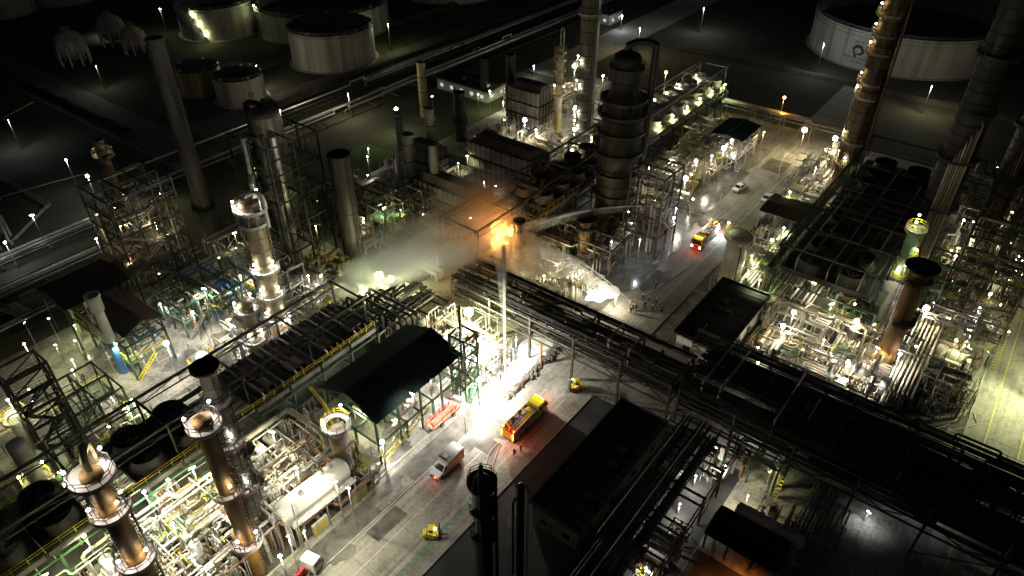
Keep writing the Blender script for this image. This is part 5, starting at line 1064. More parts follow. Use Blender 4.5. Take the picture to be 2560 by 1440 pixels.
def ambulance():
    t = thing('ambulance', 'white and orange box-bodied ambulance with red front light on the road', 'ambulance', (-53.2, 52.1, 0), PI)
    MB().ext([(.9, .5), (3., .5), (3.05, 1.1), (2.0, 1.3), (1.3, 2.1), (.9, 2.15)], .98, .88, 1.2).build('cab', 'car_white', t, 0)
    quad(t, 'windscreen', 'glass', (-.84, 1.985, 1.33), (.84, 1.985, 1.33), (.78, 1.34, 2.08), (-.78, 1.34, 2.08))
    for s_ in (-1, 1):
        quad(t, 'side_window', 'glass', (s_*.96, 1., 1.35), (s_*.96, 1.8, 1.35), (s_*.885, 1.28, 2.), (s_*.885, 1., 2.)); small(t, 'mirror', 'black', s_*1.12-.07, s_*1.12+.07, 1.7, 1.8, 1.3, 1.6)
        for y in (-1.7, 2.15): wheel(t, s_*.86, y, .4, .26)
        small(t, 'orange_panel', 'orange', s_*1.13-.012, s_*1.13+.012, -2.85, .8, .75, 2.5); small(t, 'white_stripe', 'car_white', s_*1.142-.006, s_*1.142+.006, -2.85, .8, 1.4, 1.55); small(t, 'box_window', 'glass', s_*1.145-.006, s_*1.145+.006, -1.6, -.7, 2.05, 2.4)
        MB().ball((s_*.75, 3.03, .85), .13, 8).build('headlight', 'car_white', t)
    small(t, 'box_body', 'car_white', -1.12, 1.12, -2.95, .9, .55, 2.75); small(t, 'box_roof', 'galv', -1.05, 1.05, -2.85, .8, 2.75, 2.8); small(t, 'roof_unit', 'car_white', -.4, .4, -.2, .5, 2.8, 2.95)
    small(t, 'bumper', 'rack_steel', -.98, .98, 3.0, 3.15, .4, .65); small(t, 'grille', 'black', -.5, .5, 3.04, 3.06, .7, 1.)
    small(t, 'chassis', 'rack_steel', -.8, .8, -2.8, 2.9, .35, .6)
    small(t, 'rear_door', 'orange', -.95, .95, -2.975, -2.95, .7, 2.5)
    small(t, 'light_bar', 'fire_red', -.8, .8, .6, .85, 2.8, 2.97); beacon(t, (-.3, 3.12, .85), 'red_light', 12, (1, .05, .03), .12)
ambulance()
def car(label, X, Y, rz, pickup=True):
    t = thing('pickup_truck' if pickup else 'parked_car', label, 'pickup' if pickup else 'car', (X, Y, 0), rz)
    pr = [(-2.55, .45), (2.5, .45), (2.55, .95), (1.3, 1.1), (.75, 1.72), (-.75, 1.75), (-.95, 1.12), (-1., .9), (-2.55, .9)] if pickup else [(-2.1, .4), (2.1, .4), (2.15, .8), (1.1, .95), (.5, 1.45), (-1.1, 1.45), (-1.9, .95), (-2.15, .85)]
    MB().ext(pr, .9, .82, .95).build('body', 'car_white', t, 0)
    if pickup:
        for s_ in (-1, 1): small(t, 'bed_side', 'car_white', s_*.86-.05, s_*.86+.05, -2.55, -.97, .9, 1.15)
        small(t, 'tailgate', 'car_white', -.81, .81, -2.58, -2.5, .9, 1.15); small(t, 'bed_liner', 'black', -.8, .8, -2.5, -1.02, .9, .93)
    z0, z1, ya, yb = (1.13, 1.68, 1.31, .8) if pickup else (.98, 1.42, 1.11, .55)
    quad(t, 'windscreen', 'glass', (-.74, ya, z0), (.74, ya, z0), (.7, yb, z1), (-.7, yb, z1))
    for s_ in (-1, 1):
        quad(t, 'side_window', 'glass', (s_*.885, -.6, z0+.02), (s_*.885, ya-.2, z0+.02), (s_*.775, yb-.1, z1), (s_*.775, -.6, z1))
        for y in (-1.55, 1.6): wheel(t, s_*.78, y*(1 if pickup else .85), .36, .24)
        MB().ball((s_*.7, 2.5 if pickup else 2.1, .75), .12, 8).build('headlight', 'galv', t); small(t, 'tail_light', 'fire_red', s_*.75-.08, s_*.75+.08, -2.6 if pickup else -2.18, -2.54 if pickup else -2.1, .7, .9)
car('white pickup truck standing on the upper road', -53.6, 166.8, PI-.18); car('white car half hidden by the flat dark canopy', -45.9, 166., PI, False)
def crane_truck():
    t = thing('crane_truck', 'white-cabbed truck with red crane boom parked on the road', 'truck', (-55.8, 25.8, 0), .22)
    MB().ext([(1., .6), (2.9, .6), (3., 1.4), (2.7, 2.4), (2.5, 2.55), (1., 2.55)], 1.2, .93, 1.4).build('cab', 'car_white', t, 0)
    quad(t, 'windscreen', 'glass', (-1.05, 3.005, 1.45), (1.05, 3.005, 1.45), (1., 2.745, 2.3), (-1., 2.745, 2.3))
    for s_ in (-1, 1):
        quad(t, 'side_window', 'glass', (s_*1.2, 1.3, 1.5), (s_*1.2, 2.5, 1.5), (s_*1.135, 2.4, 2.3), (s_*1.135, 1.3, 2.3)); small(t, 'mirror', 'black', s_*1.4-.08, s_*1.4+.08, 2.6, 2.75, 1.5, 2.1)
        for y in (-3.4, -2.2, 2.): wheel(t, s_*1., y, .5, .32)
    small(t, 'chassis', 'rack_steel', -.5, .5, -4.4, 2.8, .5, .85); small(t, 'flatbed', 'galv', -1.2, 1.2, -4.6, -.4, .95, 1.1)
    for i in range(6): small(t, 'bed_plank', 'pipe_rust', -1.15+i*.39, -.8+i*.39, -4.55, -.5, 1.1, 1.14)
    MB().cyl((0, .3, .8), (0, .3, 2.2), .3, n=10).build('crane_column', 'crane_red', t); MB().bar((0, .3, 2.2), (-.2, -4.2, 1.75), .38, .42).build('crane_boom', 'crane_red', t, 0)
    MB().bar((0.05, .2, 1.9), (-.2, -3.8, 1.45), .2).build('boom_ram', 'galv', t, 0); small(t, 'outrigger', 'crane_red', -1.3, 1.3, .1, .5, .55, .8)
crane_truck()
def forklift(label, X, Y, rz, w):
    t = thing('forklift', label, 'forklift', (X, Y, 0), rz)
    MB().ext([(-1.5, .3), (.6, .3), (.6, .9), (-.2, .95), (-.4, 1.2), (-1.3, 1.25), (-1.6, .9)], .62, .85).build('body', 'yellow', t, 0)
    for s_ in (-1, 1):
        for y, r in ((-1., .32), (.45, .38)): wheel(t, s_*.55, y, r, .24)
        MB().bar((s_*.5, .5, .9), (s_*.46, .2, 2.15), .08).bar((s_*.5, -1., 1.2), (s_*.46, -.8, 2.15), .08).build('cab_post', 'black', t, 0)
        MB().bar((s_*.38, .85, .1), (s_*.38, .85, 2.6), .13).build('mast', 'black', t, 0); MB().bar((s_*.3, .9, .15), (s_*.3, 2.1, .12), .14, .06).build('fork', 'rack_steel', t, 0)
    small(t, 'overhead_guard', 'yellow', -.52, .52, -.85, .25, 2.15, 2.22); small(t, 'carriage', 'black', -.5, .5, .9, 1., .2, .9); small(t, 'seat', 'black', -.25, .25, -.7, -.1, 1.15, 1.35); small(t, 'mast_head', 'black', -.45, .45, .8, .9, 2.5, 2.65)
    MB().ball((.3, .35, 2.3), .13, 8).build('work_lamp', 'bulb_wht', t); light((.3, .8, 2.3), w, WHT, t, .1, 'work_light')
forklift('yellow forklift with black mast on the green hatched road edge', -46.3, 41.6, -.9, 60); forklift('yellow forklift with raised forks near the wide rack', -46.9, 79.0, 2.5, 120)
t = thing('foam_trailer', 'rusty red framed trailer beside the lit shed', 'trailer', (-60.6, 59.5, 0), .0)
for s_ in (-1, 1):
    MB().bar((s_*.8, -3.4, .7), (s_*.8, 3.4, .7), .16).build('side_rail', 'crane_red', t, 0); rail(MB(), [(s_*.8, -3.4, .7), (s_*.8, 3.4, .7)], 1.1, 1.1, .08).build('railing', 'crane_red', t, 0)
    for y in (-1.5, 1.5): wheel(t, s_*.95, y, .38, .22)
for i in range(12): small(t, 'deck_plank', 'orange', -.78, .78, -3.4+i*.57, -2.88+i*.57, .76, .8)
for i in range(4): MB().cyl((-.4+.27*i, -2.8, 1.), (-.4+.27*i, 2.8, 1.), .1, n=8).build('stowed_pipe', 'pipe_rust', t)
# ================================================================== PEOPLE
def person(label, X, Y, rz, suit='suit', helm='helmet', pose=0, where='firefighters'):
    V = dict(pel=(0, 0, .95, .14), ch=(0, .03, 1.2, .165), nk=(0, .04, 1.46, .075), hd=(0, .06, 1.64, .105), tp=(0, .05, 1.72, .08))
    st = .12 if pose == 0 else .22
    for s_, n_ in ((-1, 'l'), (1, 'r')):
        V['hip'+n_] = (s_*.1, 0, .88, .105); V['kn'+n_] = (s_*(st-.02), .05*s_+.04, .48, .075); V['an'+n_] = (s_*st, .12*s_, .09, .055); V['to'+n_] = (s_*st, .12*s_+.17, .04, .045)
        V['sh'+n_] = (s_*.19, .03, 1.38, .075)
        if pose == 1: V['el'+n_] = (s_*.27, .2, 1.16, .055); V['wr'+n_] = (s_*.1, .42, 1.14+.05*s_, .038); V['pa'+n_] = (s_*.06, .5, 1.14+.05*s_, .04)
        else: V['el'+n_] = (s_*.28, 0, 1.1, .055); V['wr'+n_] = (s_*.3, .1, .86, .038); V['pa'+n_] = (s_*.3, .13, .78, .04)
        p = V['pa'+n_]
        for i in range(4): V['f%d%s' % (i, n_)] = (p[0]-s_*.02*(i-1.5), p[1]+.07-.012*abs(i-1), p[2]-.03-.006*i, .011)
        V['th'+n_] = (p[0]-s_*.06, p[1]+.035, p[2]+.02, .012)
    E = [('pel', 'ch'), ('ch', 'nk'), ('nk', 'hd'), ('hd', 'tp')]
    for n_ in 'lr':
        E += [('pel', 'hip'+n_), ('hip'+n_, 'kn'+n_), ('kn'+n_, 'an'+n_), ('an'+n_, 'to'+n_), ('ch', 'sh'+n_), ('sh'+n_, 'el'+n_), ('el'+n_, 'wr'+n_), ('wr'+n_, 'pa'+n_), ('pa'+n_, 'th'+n_)]+[('pa'+n_, 'f%d%s' % (i, n_)) for i in range(4)]
    ks = list(V); me = bpy.data.meshes.new('body'); me.from_pydata([V[k][:3] for k in ks], [(ks.index(a), ks.index(b_)) for a, b_ in E], []); me.update()
    o = bpy.data.objects.new('tmp', me); C.objects.link(o); sk = o.modifiers.new('s', 'SKIN'); sk.use_smooth_shade = True; o.modifiers.new('u', 'SUBSURF').levels = 1
    for i, k in enumerate(ks): me.skin_vertices[0].data[i].radius = (V[k][3], V[k][3]); me.skin_vertices[0].data[i].use_root = (k == 'pel')
    bpy.context.view_layer.update(); bm_ = bpy.data.meshes.new_from_object(o.evaluated_get(bpy.context.evaluated_depsgraph_get())); bpy.data.objects.remove(o)
    bm_.materials.clear(); bm_.materials.append(MATS[suit]); bm_.materials.append(MATS['skin'])
    for p in bm_.polygons:
        c = p.center
        if c.z > 1.5 or (pose == 1 and c.y > .46 and c.z > 1) or (pose == 0 and abs(c.x) > .24 and c.z < .84): p.material_index = 1
    t = thing('person', label, 'person', (X, Y, .012), rz, where); ob('body', bm_, None, t)
    MB().lathe([(.15, 1.66), (.125, 1.7), (.115, 1.76), (.07, 1.82), (.005, 1.84)], 12, (0, .05, 0)).build('helmet', helm, t)
    for s_ in (-1, 1): MB().ball((s_*.035, .155, 1.65), .014, 6).build('eye', 'black', t)
    MB().ball((0, .165, 1.62), .018, 6).build('nose', 'skin', t); MB().box(-.03, .03, .15, .158, 1.575, 1.585).build('mouth', 'fire_red', t, 0)
    return t
def at(px, py): return G(px, py)
hz_ = math.atan2(-.6, -1)  # towards the flames
for lab, px, py, rz, su, he, po in (('firefighter in yellow suit gripping the hose nozzle of the spreading spray', 1574, 772, 1.0, 'suit', 'helmet', 1), ('firefighter in dark suit backing up the hose nozzle', 1582, 777, 1.0, 'suit_dark', 'helmet', 1), ('person in bright blue coat behind the hose team', 1577, 783, .6, 'suit_blue', 'helmet', 0),
                                    ('firefighter with red helmet behind the hose team', 1590, 776, 1.4, 'suit_dark', 'helmet_red', 0), ('lone firefighter in dark suit on the upper road', 1638, 722, 2., 'suit_dark', 'helmet', 0), ('person in blue coat beside the back of the chevron fire engine', 1286, 1140, .4, 'suit_blue', 'helmet', 0),
                                    ('firefighter in dark coat next to the person in blue', 1302, 1130, 2.4, 'suit_dark', 'helmet', 0), ('firefighter standing in the glare at the edge of the foam', 1252, 950, 2., 'suit_dark', 'helmet', 0), ('firefighter in red helmet at the near end of the rubble', 1262, 985, 1., 'suit', 'helmet_red', 0)):
    x, y = at(px, py); person(lab, x, y, rz, su, he, po)
for i, (px, py) in enumerate(((1606, 752), (1622, 757), (1640, 762), (1630, 778), (1653, 780), (1612, 768))):
    x, y = at(px, py); person('firefighter in dark suit watching in the loose group on the upper road', x, y, 1.+i*.7, 'suit_dark', 'helmet', 0, 'watching firefighters')
# ================================================================== HOSES
def smooth(P, n=6):
    P = [Vector(p) for p in P]; Q = []
    for i in range(len(P)-1):
        a, b_, c, d = P[max(0, i-1)], P[i], P[i+1], P[min(len(P)-1, i+2)]
        for k in range(n): t = k/n; Q.append(.5*((2*b_)+(c-a)*t+(2*a-5*b_+4*c-d)*t*t+(3*b_-a-3*c+d)*t**3))
    return Q+[P[-1]]
for lab, pts in (('fire hose curling left behind the chevron fire engine', ((1246, 1108), (1226, 1130), (1217, 1158), (1222, 1178), (1229, 1192))), ('fire hose running straight back from the chevron fire engine', ((1250, 1114), (1240, 1140), (1232, 1168), (1229, 1192), (1238, 1199))),
                 ('long pale hose winding down the far road', ((2000, 350), (1985, 372), (1962, 392), (1950, 420), (1944, 446), (1905, 470))), ('straight pale hose leading to the lime cab engine', ((1878, 498), (1850, 522), (1818, 547), (1790, 566))), ('pale hose with a kink beside the wet patch', ((1806, 484), (1800, 500), (1790, 520), (1783, 538))),
                 ('curly pale hose on the upper road', ((1818, 500), (1828, 510), (1822, 520), (1812, 528), (1814, 540), (1816, 547))), ('hose looping around the lime cab engine', ((1800, 566), (1803, 590), (1796, 605), (1788, 612))), ('thin hose crossing the upper road to the hose team', ((1734, 650), (1720, 668), (1690, 690), (1640, 725), (1600, 745), (1570, 752))),
                 ('pale hose looped on the wet ground by the right road', ((2320, 1078), (2360, 1066), (2388, 1052), (2400, 1036), (2430, 1030), (2436, 1045), (2440, 1062), (2400, 1072), (2340, 1086)))):
    P = smooth([(*G(*p), .075) for p in pts]); o = P[0].copy(); o.z = 0
    t = MB().tube([p-o for p in P], .085, 7).build('fire_hose', 'hose'); t.location = o; tag(t, lab, 'hose', 'fire hoses')
# ================================================================== WATER JETS, FLAMES, SMOKE
def volmat(name, dens, col=(.9, .9, .9), noise=0., sc=2., falloff=False, aniso=.2, lo=.4, hi=.75, off=0.):
    k = bpy.data.materials.new(name); k.use_nodes = True; t = k.node_tree; n = t.nodes; L = t.links; n.remove(n['Principled BSDF'])
    v = n.new('ShaderNodeVolumePrincipled'); v.inputs['Color'].default_value = (*col, 1); v.inputs['Anisotropy'].default_value = aniso; v.inputs['Density'].default_value = dens
    L.new(v.outputs['Volume'], n['Material Output'].inputs['Volume'])
    if noise or falloff:
        tc = n.new('ShaderNodeTexCoord'); mt = n.new('ShaderNodeMath'); mt.operation = 'MULTIPLY'; mt.inputs[1].default_value = dens
        nz = n.new('ShaderNodeTexNoise'); nz.inputs['Scale'].default_value = sc; nz.inputs['Detail'].default_value = 4; nz.inputs['Distortion'].default_value = .6; mp = n.new('ShaderNodeMapping'); mp.inputs['Location'].default_value = (off, off*.7, 0)
        L.new(tc.outputs['Object'], mp.inputs['Vector']); L.new(mp.outputs['Vector'], nz.inputs['Vector'])
        mr = n.new('ShaderNodeMapRange'); mr.inputs['From Min'].default_value = lo; mr.inputs['From Max'].default_value = hi; L.new(nz.outputs['Fac'], mr.inputs['Value']); out = mr.outputs['Result']
        if falloff:
            ln = n.new('ShaderNodeVectorMath'); ln.operation = 'LENGTH'; L.new(tc.outputs['Object'], ln.inputs[0])
            m2 = n.new('ShaderNodeMapRange'); m2.inputs['From Min'].default_value = 1.; m2.inputs['From Max'].default_value = .25; L.new(ln.outputs['Value'], m2.inputs['Value'])
            m3 = n.new('ShaderNodeMath'); m3.operation = 'MULTIPLY'; L.new(out, m3.inputs[0]); L.new(m2.outputs['Result'], m3.inputs[1]); out = m3.outputs['Value']
        L.new(out, mt.inputs[0]); L.new(mt.outputs['Value'], v.inputs['Density'])
    MATS[name] = k; return k
volmat('jet_core', 2., (.99, .99, .99)); volmat('jet_mist', .35, (.98, .98, .98), noise=1, sc=.6, lo=.3, hi=.7); volmat('spray', .45, (.98, .97, .95), noise=1, sc=.35, lo=.25, hi=.75)
FIRE = Vector((*G(1250, 572, 11.5), 11.5))
def jet(label, p0, p1, rise, r0, r1, m, sag=None, n=24, name='water_jet', kind=None):
    p0, p1 = Vector(p0), Vector(p1); P = [p0.lerp(p1, i/n)+Vector((0, 0, rise*4*(i/n)*(1-i/n))) for i in range(n+1)]
    o = MB().tube([p-p0 for p in P], [r0+(r1-r0)*(i/n)**1.2 for i in range(n+1)], 12).build(name, m); o.location = p0; return tag(o, label, 'water', kind='stuff')
px, py = 1249, 1062
J0 = (-49.6, 62.6, 3.9)
jet('straight white water jet rising from the chevron fire engine', J0, Vector(J0).lerp(FIRE, .84)+Vector((.8, 0, 2.2)), 4, .13, .42, 'jet_core')
jet('falling mist around the end of the upright water jet', Vector(J0).lerp(FIRE, .35)+Vector((0, 0, 5)), (FIRE.x+2.5, FIRE.y-3, FIRE.z-1.), 1.2, .3, 2.2, 'jet_mist')
h0 = (*G(1574, 770, 0), 1.2); h0 = Vector(h0)
jet('thin bright start of the spreading hose spray', h0+Vector((-.3, .5, 0)), h0.lerp(FIRE, .5)+Vector((1, 0, 3.)), .8, .07, .4, 'jet_core')
jet('wide fan of hose spray drifting toward the flames', h0.lerp(FIRE, .08)+Vector((0, 0, .4)), FIRE+Vector((4, 0, -4.5)), 1.6, .15, 5.6, 'spray')
j2 = (-50.3, 142.4, 4.1)
jet('thin level jet arcing from the lime cab engine', j2, FIRE+Vector((5, 2, 1)), 4.2, .05, .4, 'jet_core'); jet('faint mist along the thin level jet', Vector(j2).lerp(FIRE, .25)+Vector((0, 0, 2.5)), FIRE+Vector((4, 2, 0)), 2.2, .2, 1.5, 'jet_mist')
# flames: twisting tongues that give off light
fm = bpy.data.materials.new('flame'); fm.use_nodes = True; n = fm.node_tree.nodes; L = fm.node_tree.links; n.remove(n['Principled BSDF'])
em = n.new('ShaderNodeEmission'); tc = n.new('ShaderNodeTexCoord'); sx = n.new('ShaderNodeSeparateXYZ'); cr = n.new('ShaderNodeValToRGB'); mr = n.new('ShaderNodeMapRange'); mr.inputs['From Max'].default_value = 3.2
cr.color_ramp.elements[0].color = (1, .62, .18, 1); cr.color_ramp.elements[1].color = (1, .16, .015, 1); em.inputs['Strength'].default_value = 9
L.new(tc.outputs['Object'], sx.inputs[0]); L.new(sx.outputs['Z'], mr.inputs['Value']); L.new(mr.outputs['Result'], cr.inputs['Fac']); L.new(cr.outputs['Color'], em.inputs['Color'])
tr = n.new('ShaderNodeBsdfTransparent'); mx = n.new('ShaderNodeMixShader'); nz = n.new('ShaderNodeTexNoise'); nz.inputs['Scale'].default_value = 1.1; m4 = n.new('ShaderNodeMapRange'); m4.inputs['From Min'].default_value = .38; m4.inputs['From Max'].default_value = .6
L.new(tc.outputs['Object'], nz.inputs['Vector']); L.new(nz.outputs['Fac'], m4.inputs['Value']); L.new(m4.outputs['Result'], mx.inputs['Fac']); L.new(tr.outputs[0], mx.inputs[1]); L.new(em.outputs[0], mx.inputs[2]); L.new(mx.outputs[0], n['Material Output'].inputs['Surface'])
fm.cycles.emission_sampling = 'NONE'; MATS['flame'] = fm
t = thing('flames', 'orange flames burning on the steel gantry', 'fire', FIRE-Vector((0, 0, 1.6))); q = random.Random(9)
for i in range(18):
    x, y = q.gauss(0, 1.3), q.gauss(0, 1.3); h = q.uniform(1.8, 4.6)*math.exp(-(x*x+y*y)/6); P = [Vector((x+q.uniform(-.25, .25)*k*.5, y+q.uniform(-.25, .25)*k*.5, h*k/6)) for k in range(7)]
    MB().tube(P, [.2*s_*(1.3+.3*h) for s_ in (.6, 1.2, 1.15, .9, .6, .35, .05)], 8).build('flame', 'flame', t)
light((0, 0, 3.2), 1800, (1, .4, .09), t, .8, 'fire_light'); light((1.6, -3.2, 1.), 4000, (1, .38, .08), t, .6, 'fire_light')
def cloud(label, c, s, m, rz=0., name='smoke'):
    o = MB().ball((0, 0, 0), 1., 20).build(name, m); o.location = c; o.scale = s; o.rotation_euler = (0, 0, rz); return tag(o, label, name, kind='stuff')
volmat('smoke_a', .8, (.92, .92, .9), 1, 2.2, True, .1, off=1.); volmat('smoke_b', .5, (.92, .91, .89), 1, 1.8, True, .1, off=4., lo=.35); volmat('steam', 1.2, (.9, .9, .88), 1, 2., True, .2, off=7., lo=.36, hi=.6); volmat('glow_smoke', .42, (.55, .5, .45), 1, 1.6, True, .1, off=2., lo=.3)
cloud('brown smoke glowing around the flames', FIRE+Vector((0, 0, 1)), (7, 7, 5), 'glow_smoke')
cloud('grey smoke drifting left from the flames', (*G(1090, 610, 14), 14), (9, 17, 6), 'smoke_b', rz=-.6)
cloud('thick grey smoke hanging beside the steam lamp', (*G(1000, 650, 12), 12), (6, 9, 5), 'smoke_a', rz=-.6)
cloud('white steam billowing over the blazing lamp', (*G(900, 695, 8), 8), (4.5, 6.5, 4.5), 'steam', name='steam')
cloud('pale steam rising behind the tangled rack', (*G(985, 665, 9), 9), (4.5, 6, 4), 'steam', name='steam')
cloud('thin smoke above the black fan coolers', (*G(1180, 500, 16), 16), (9, 13, 5), 'glow_smoke')
cloud('small white steam puff beside the tall grey column', (*G(1432, 165, 14), 14), (2.2, 2.6, 2.), 'steam', name='steam')
cloud('small steam puff at the foot of the black fractionator', (*G(1600, 440, 12), 12), (1.6, 2., 1.2), 'steam', name='steam')
cloud('faint mist trailing over the road by the forklift', (*G(1390, 975, 1.8), 1.8), (2.4, 3.4, 1.5), 'smoke_a', name='mist')
# ================================================================== LAMPS  (pixel x, y, lamp height m, power, colour, bulb radius)
def lamps(where, L):
    global SPA; SPA = 132 if 'over the foam' in where else 150
    g_ = 1.5 if 'brown towers' in where else 1.5 if 'concrete yard' in where else 1.
    up = 3.5 if 'brown towers' in where else 2. if 'lit unit' in where or 'concrete yard' in where else 0.; g_ *= {3.5: .68, 2.: .8, 0.: 1.}[up]
    for a in L: lamp(a[0], a[1], a[2]+up, a[3]*g_, *(a[4:5] or ('warm',)), (a[5] if len(a) > 5 else .2)*(1.15 if a[3] > 2400 else .8), where=where, key2='bare' if any(k in where for k in ('steam', 'lattice', 'tanks', 'foam pool', 'glare')) else '')
lamps('in the bright unit below the brown towers', ((60, 1040, 7, 3000, 'green'), (20, 1000, 6, 2500, 'green'), (150, 1180, 6, 3500, 'green'), (60, 1380, 6, 4000, 'green'), (210, 1340, 6, 3500, 'green'), (270, 1405, 5, 4500, 'wht'), (300, 1230, 5, 3500, 'warm'), (360, 1230, 6, 4500, 'wht'), (430, 1310, 5, 3500, 'warm'), (480, 1390, 5, 3000, 'warm'),
      (480, 1170, 6, 3500, 'green'), (420, 1200, 5, 2500, 'warm'), (560, 1250, 5, 3000, 'warm'), (560, 1130, 6, 3000, 'warm'), (680, 1080, 6, 3500, 'warm'), (740, 1170, 6, 3500, 'warm'), (700, 1390, 5, 2600, 'warm'), (760, 1330, 2.5, 900, 'green'), (870, 1220, 6.5, 1000, 'wht', .2), (722, 1240, 8, 1200, 'wht', .2), (838, 1205, 6.5, 3600, 'warm', .12), (720, 1340, 6.5, 3600, 'warm', .12), (620, 1190, 5, 2500, 'warm'), (110, 1440, 5, 3000, 'green')))  # the two tiny-bulb warm lamps are added to light the road
lamps('on the concrete yard below the reactor column', ((415, 858, 7, 6500, 'wht', .4), (655, 832, 6, 4200, 'wht', .3), (510, 722, 7, 2600, 'warm'), (330, 1000, 5, 2600, 'green'), (290, 860, 5, 1800, 'green'), (570, 800, 6, 3200, 'wht'), (480, 780, 5, 2600, 'wht'), (720, 790, 5, 2600, 'wht'), (400, 760, 4, 1800, 'wht'), (600, 690, 5, 1800, 'wht'), (770, 690, 5, 1500, 'wht'), (180, 900, 7, 1800, 'warm'), (60, 860, 8, 1500, 'warm')))
lamps('beside the steam cloud', ((948, 688, 4.5, 34000, 'green', .8), (978, 695, 4, 9000, 'green', .55), (905, 715, 5, 3000, 'green')))
lamps('behind the lattice tower', ((1172, 780, 7.5, 13000, 'green', .75),))
lamps('in the glare', ((1212, 860, 7.5, 22000, 'wht', .35),))
lamps('over the foam and wet concrete', ((1192, 900, 6, 26000, 'wht', .4), (1198, 950, 6, 14000, 'wht', .4), (1200, 850, 6, 24000, 'wht', .35), (1160, 1010, 7, 6000, 'wht', .3), (1290, 850, 4.5, 2400, 'cool', .2)))
lamps('under the green shed roof', ((955, 1105, 4, 3000, 'wht', .3), (1020, 1000, 4, 2500, 'wht'), (900, 1020, 5, 2200, 'green'), (985, 1050, 4, 2200, 'green'), (1075, 940, 5, 2600, 'wht'), (1090, 1010, 4, 1600, 'wht')))
lamps('in the dark yard on the left', ((165, 400, 9, 900, 'cool', .3), (218, 440, 10, 1800, 'cool', .45), (80, 538, 8, 900, 'cool', .3), (12, 606, 7, 1500, 'cool', .35), (400, 22, 10, 900, 'warm', .3), (260, 58, 5, 1500, 'wht', .4), (20, 300, 9, 2200, 'cool', .12)))
lamps('in the furnace unit', ((990, 272, 8, 2600, 'green', .4), (1195, 236, 6, 600, 'green', .25), (1225, 228, 6, 900, 'green', .3), (1140, 288, 8, 250, 'cool', .2), (1213, 351, 10, 350, 'cool', .2), (1080, 241, 9, 250, 'wht', .18), (920, 372, 9, 350, 'wht', .2), (918, 392, 8, 350, 'wht', .2), (860, 394, 9, 250, 'wht', .18), (960, 520, 6, 1500, 'green', .25), (1000, 525, 5, 900, 'green'), (1185, 465, 7, 500, 'wht', .2), (1275, 527, 14, 80, 'wht', .2), (1240, 465, 7, 200, 'wht', .16), (1300, 470, 7, 250, 'wht', .16)))
lamps('in the far unit by the silver column', ((1312, 300, 7, 5500, 'warm', .5), (1340, 325, 6, 1800, 'warm', .3), (1437, 165, 9, 6000, 'warm', .7), (1437, 272, 8, 2600, 'warm', .4), (1436, 324, 7, 2600, 'warm', .4), (1508, 190, 11, 1500, 'wht', .4), (1448, 210, 11, 2200, 'warm', .4), (1430, 375, 11, 1300, 'warm', .35), (1480, 345, 10, 1500, 'warm', .35), (1360, 270, 4, 2000, 'warm', .25), (1215, 205, 5, 1200, 'green', .2), (1335, 165, 4, 900, 'cool', .25)))
lamps('along the pale fan coolers', ((1740, 188, 12, 1300, 'warm', .35), (1695, 210, 11.5, 1100, 'warm', .3), (1667, 233, 11.5, 1500, 'warm', .35), (1637, 249, 11.5, 1500, 'warm', .35), (1600, 270, 11, 1300, 'warm', .3), (1812, 212, 10.5, 1600, 'green', .35), (1780, 228, 10.5, 1500, 'green', .3), (1750, 247, 10.5, 1500, 'green', .3), (1718, 268, 10.5, 1500, 'green', .3), (1684, 290, 10.5, 1500, 'green', .3), (1650, 315, 10.5, 1300, 'green', .3)))
lamps('at the far end of the main road', ((1665, 181, 10, 1600, 'sod', .6), (1961, 244, 10, 1600, 'sod', .5), (2012, 325, 8, 4500, 'amb', .6), (2088, 346, 8, 3600, 'warm', .55), (2122, 375, 9, 6500, 'warm', .9), (1910, 330, 8, 1600, 'amb', .2)))
lamps('in the lit unit left of the upper road', ((1810, 370, 8, 3200, 'warm', .45), (1740, 402, 7, 3000, 'warm', .35), (1714, 446, 7, 3600, 'warm', .5), (1625, 421, 8, 1800, 'wht', .35), (1830, 350, 6, 3000, 'wht', .3), (1780, 390, 5, 2600, 'warm'), (1680, 400, 6, 2200, 'warm', .25), (1600, 470, 6, 1800, 'wht', .2), (1690, 520, 5, 1100, 'cool', .25), (1685, 545, 4, 900, 'cool', .3), (1600, 600, 4, 1100, 'cool', .2), (1530, 605, 3, 800, 'wht', .2), (1360, 690, 5, 1200, 'amb', .2), ))
lamps('at the foam pool', ((1540, 742, 3., 1500, 'warm', .3), (1500, 712, 2.5, 1600, 'warm', .1), (1440, 690, 2.5, 4500, 'warm', .1), (1370, 668, 2.5, 6000, 'amb', .1)))  # the tiny-bulb lamps are added under the spray to brighten it
lamps('along the wide dark coolers', ((2155, 460, 9, 1800, 'warm', .35), (2082, 527, 9, 1500, 'warm', .3), (2060, 556, 9, 1500, 'warm', .3), (2026, 597, 8.5, 1800, 'warm', .3), (2306, 450, 8.5, 1200, 'warm', .3), (2284, 481, 8.5, 1500, 'warm', .3), (2265, 508, 8.5, 1500, 'warm', .3), (2110, 700, 5, 2200, 'green', .25), (2180, 600, 5, 1800, 'warm', .25)))
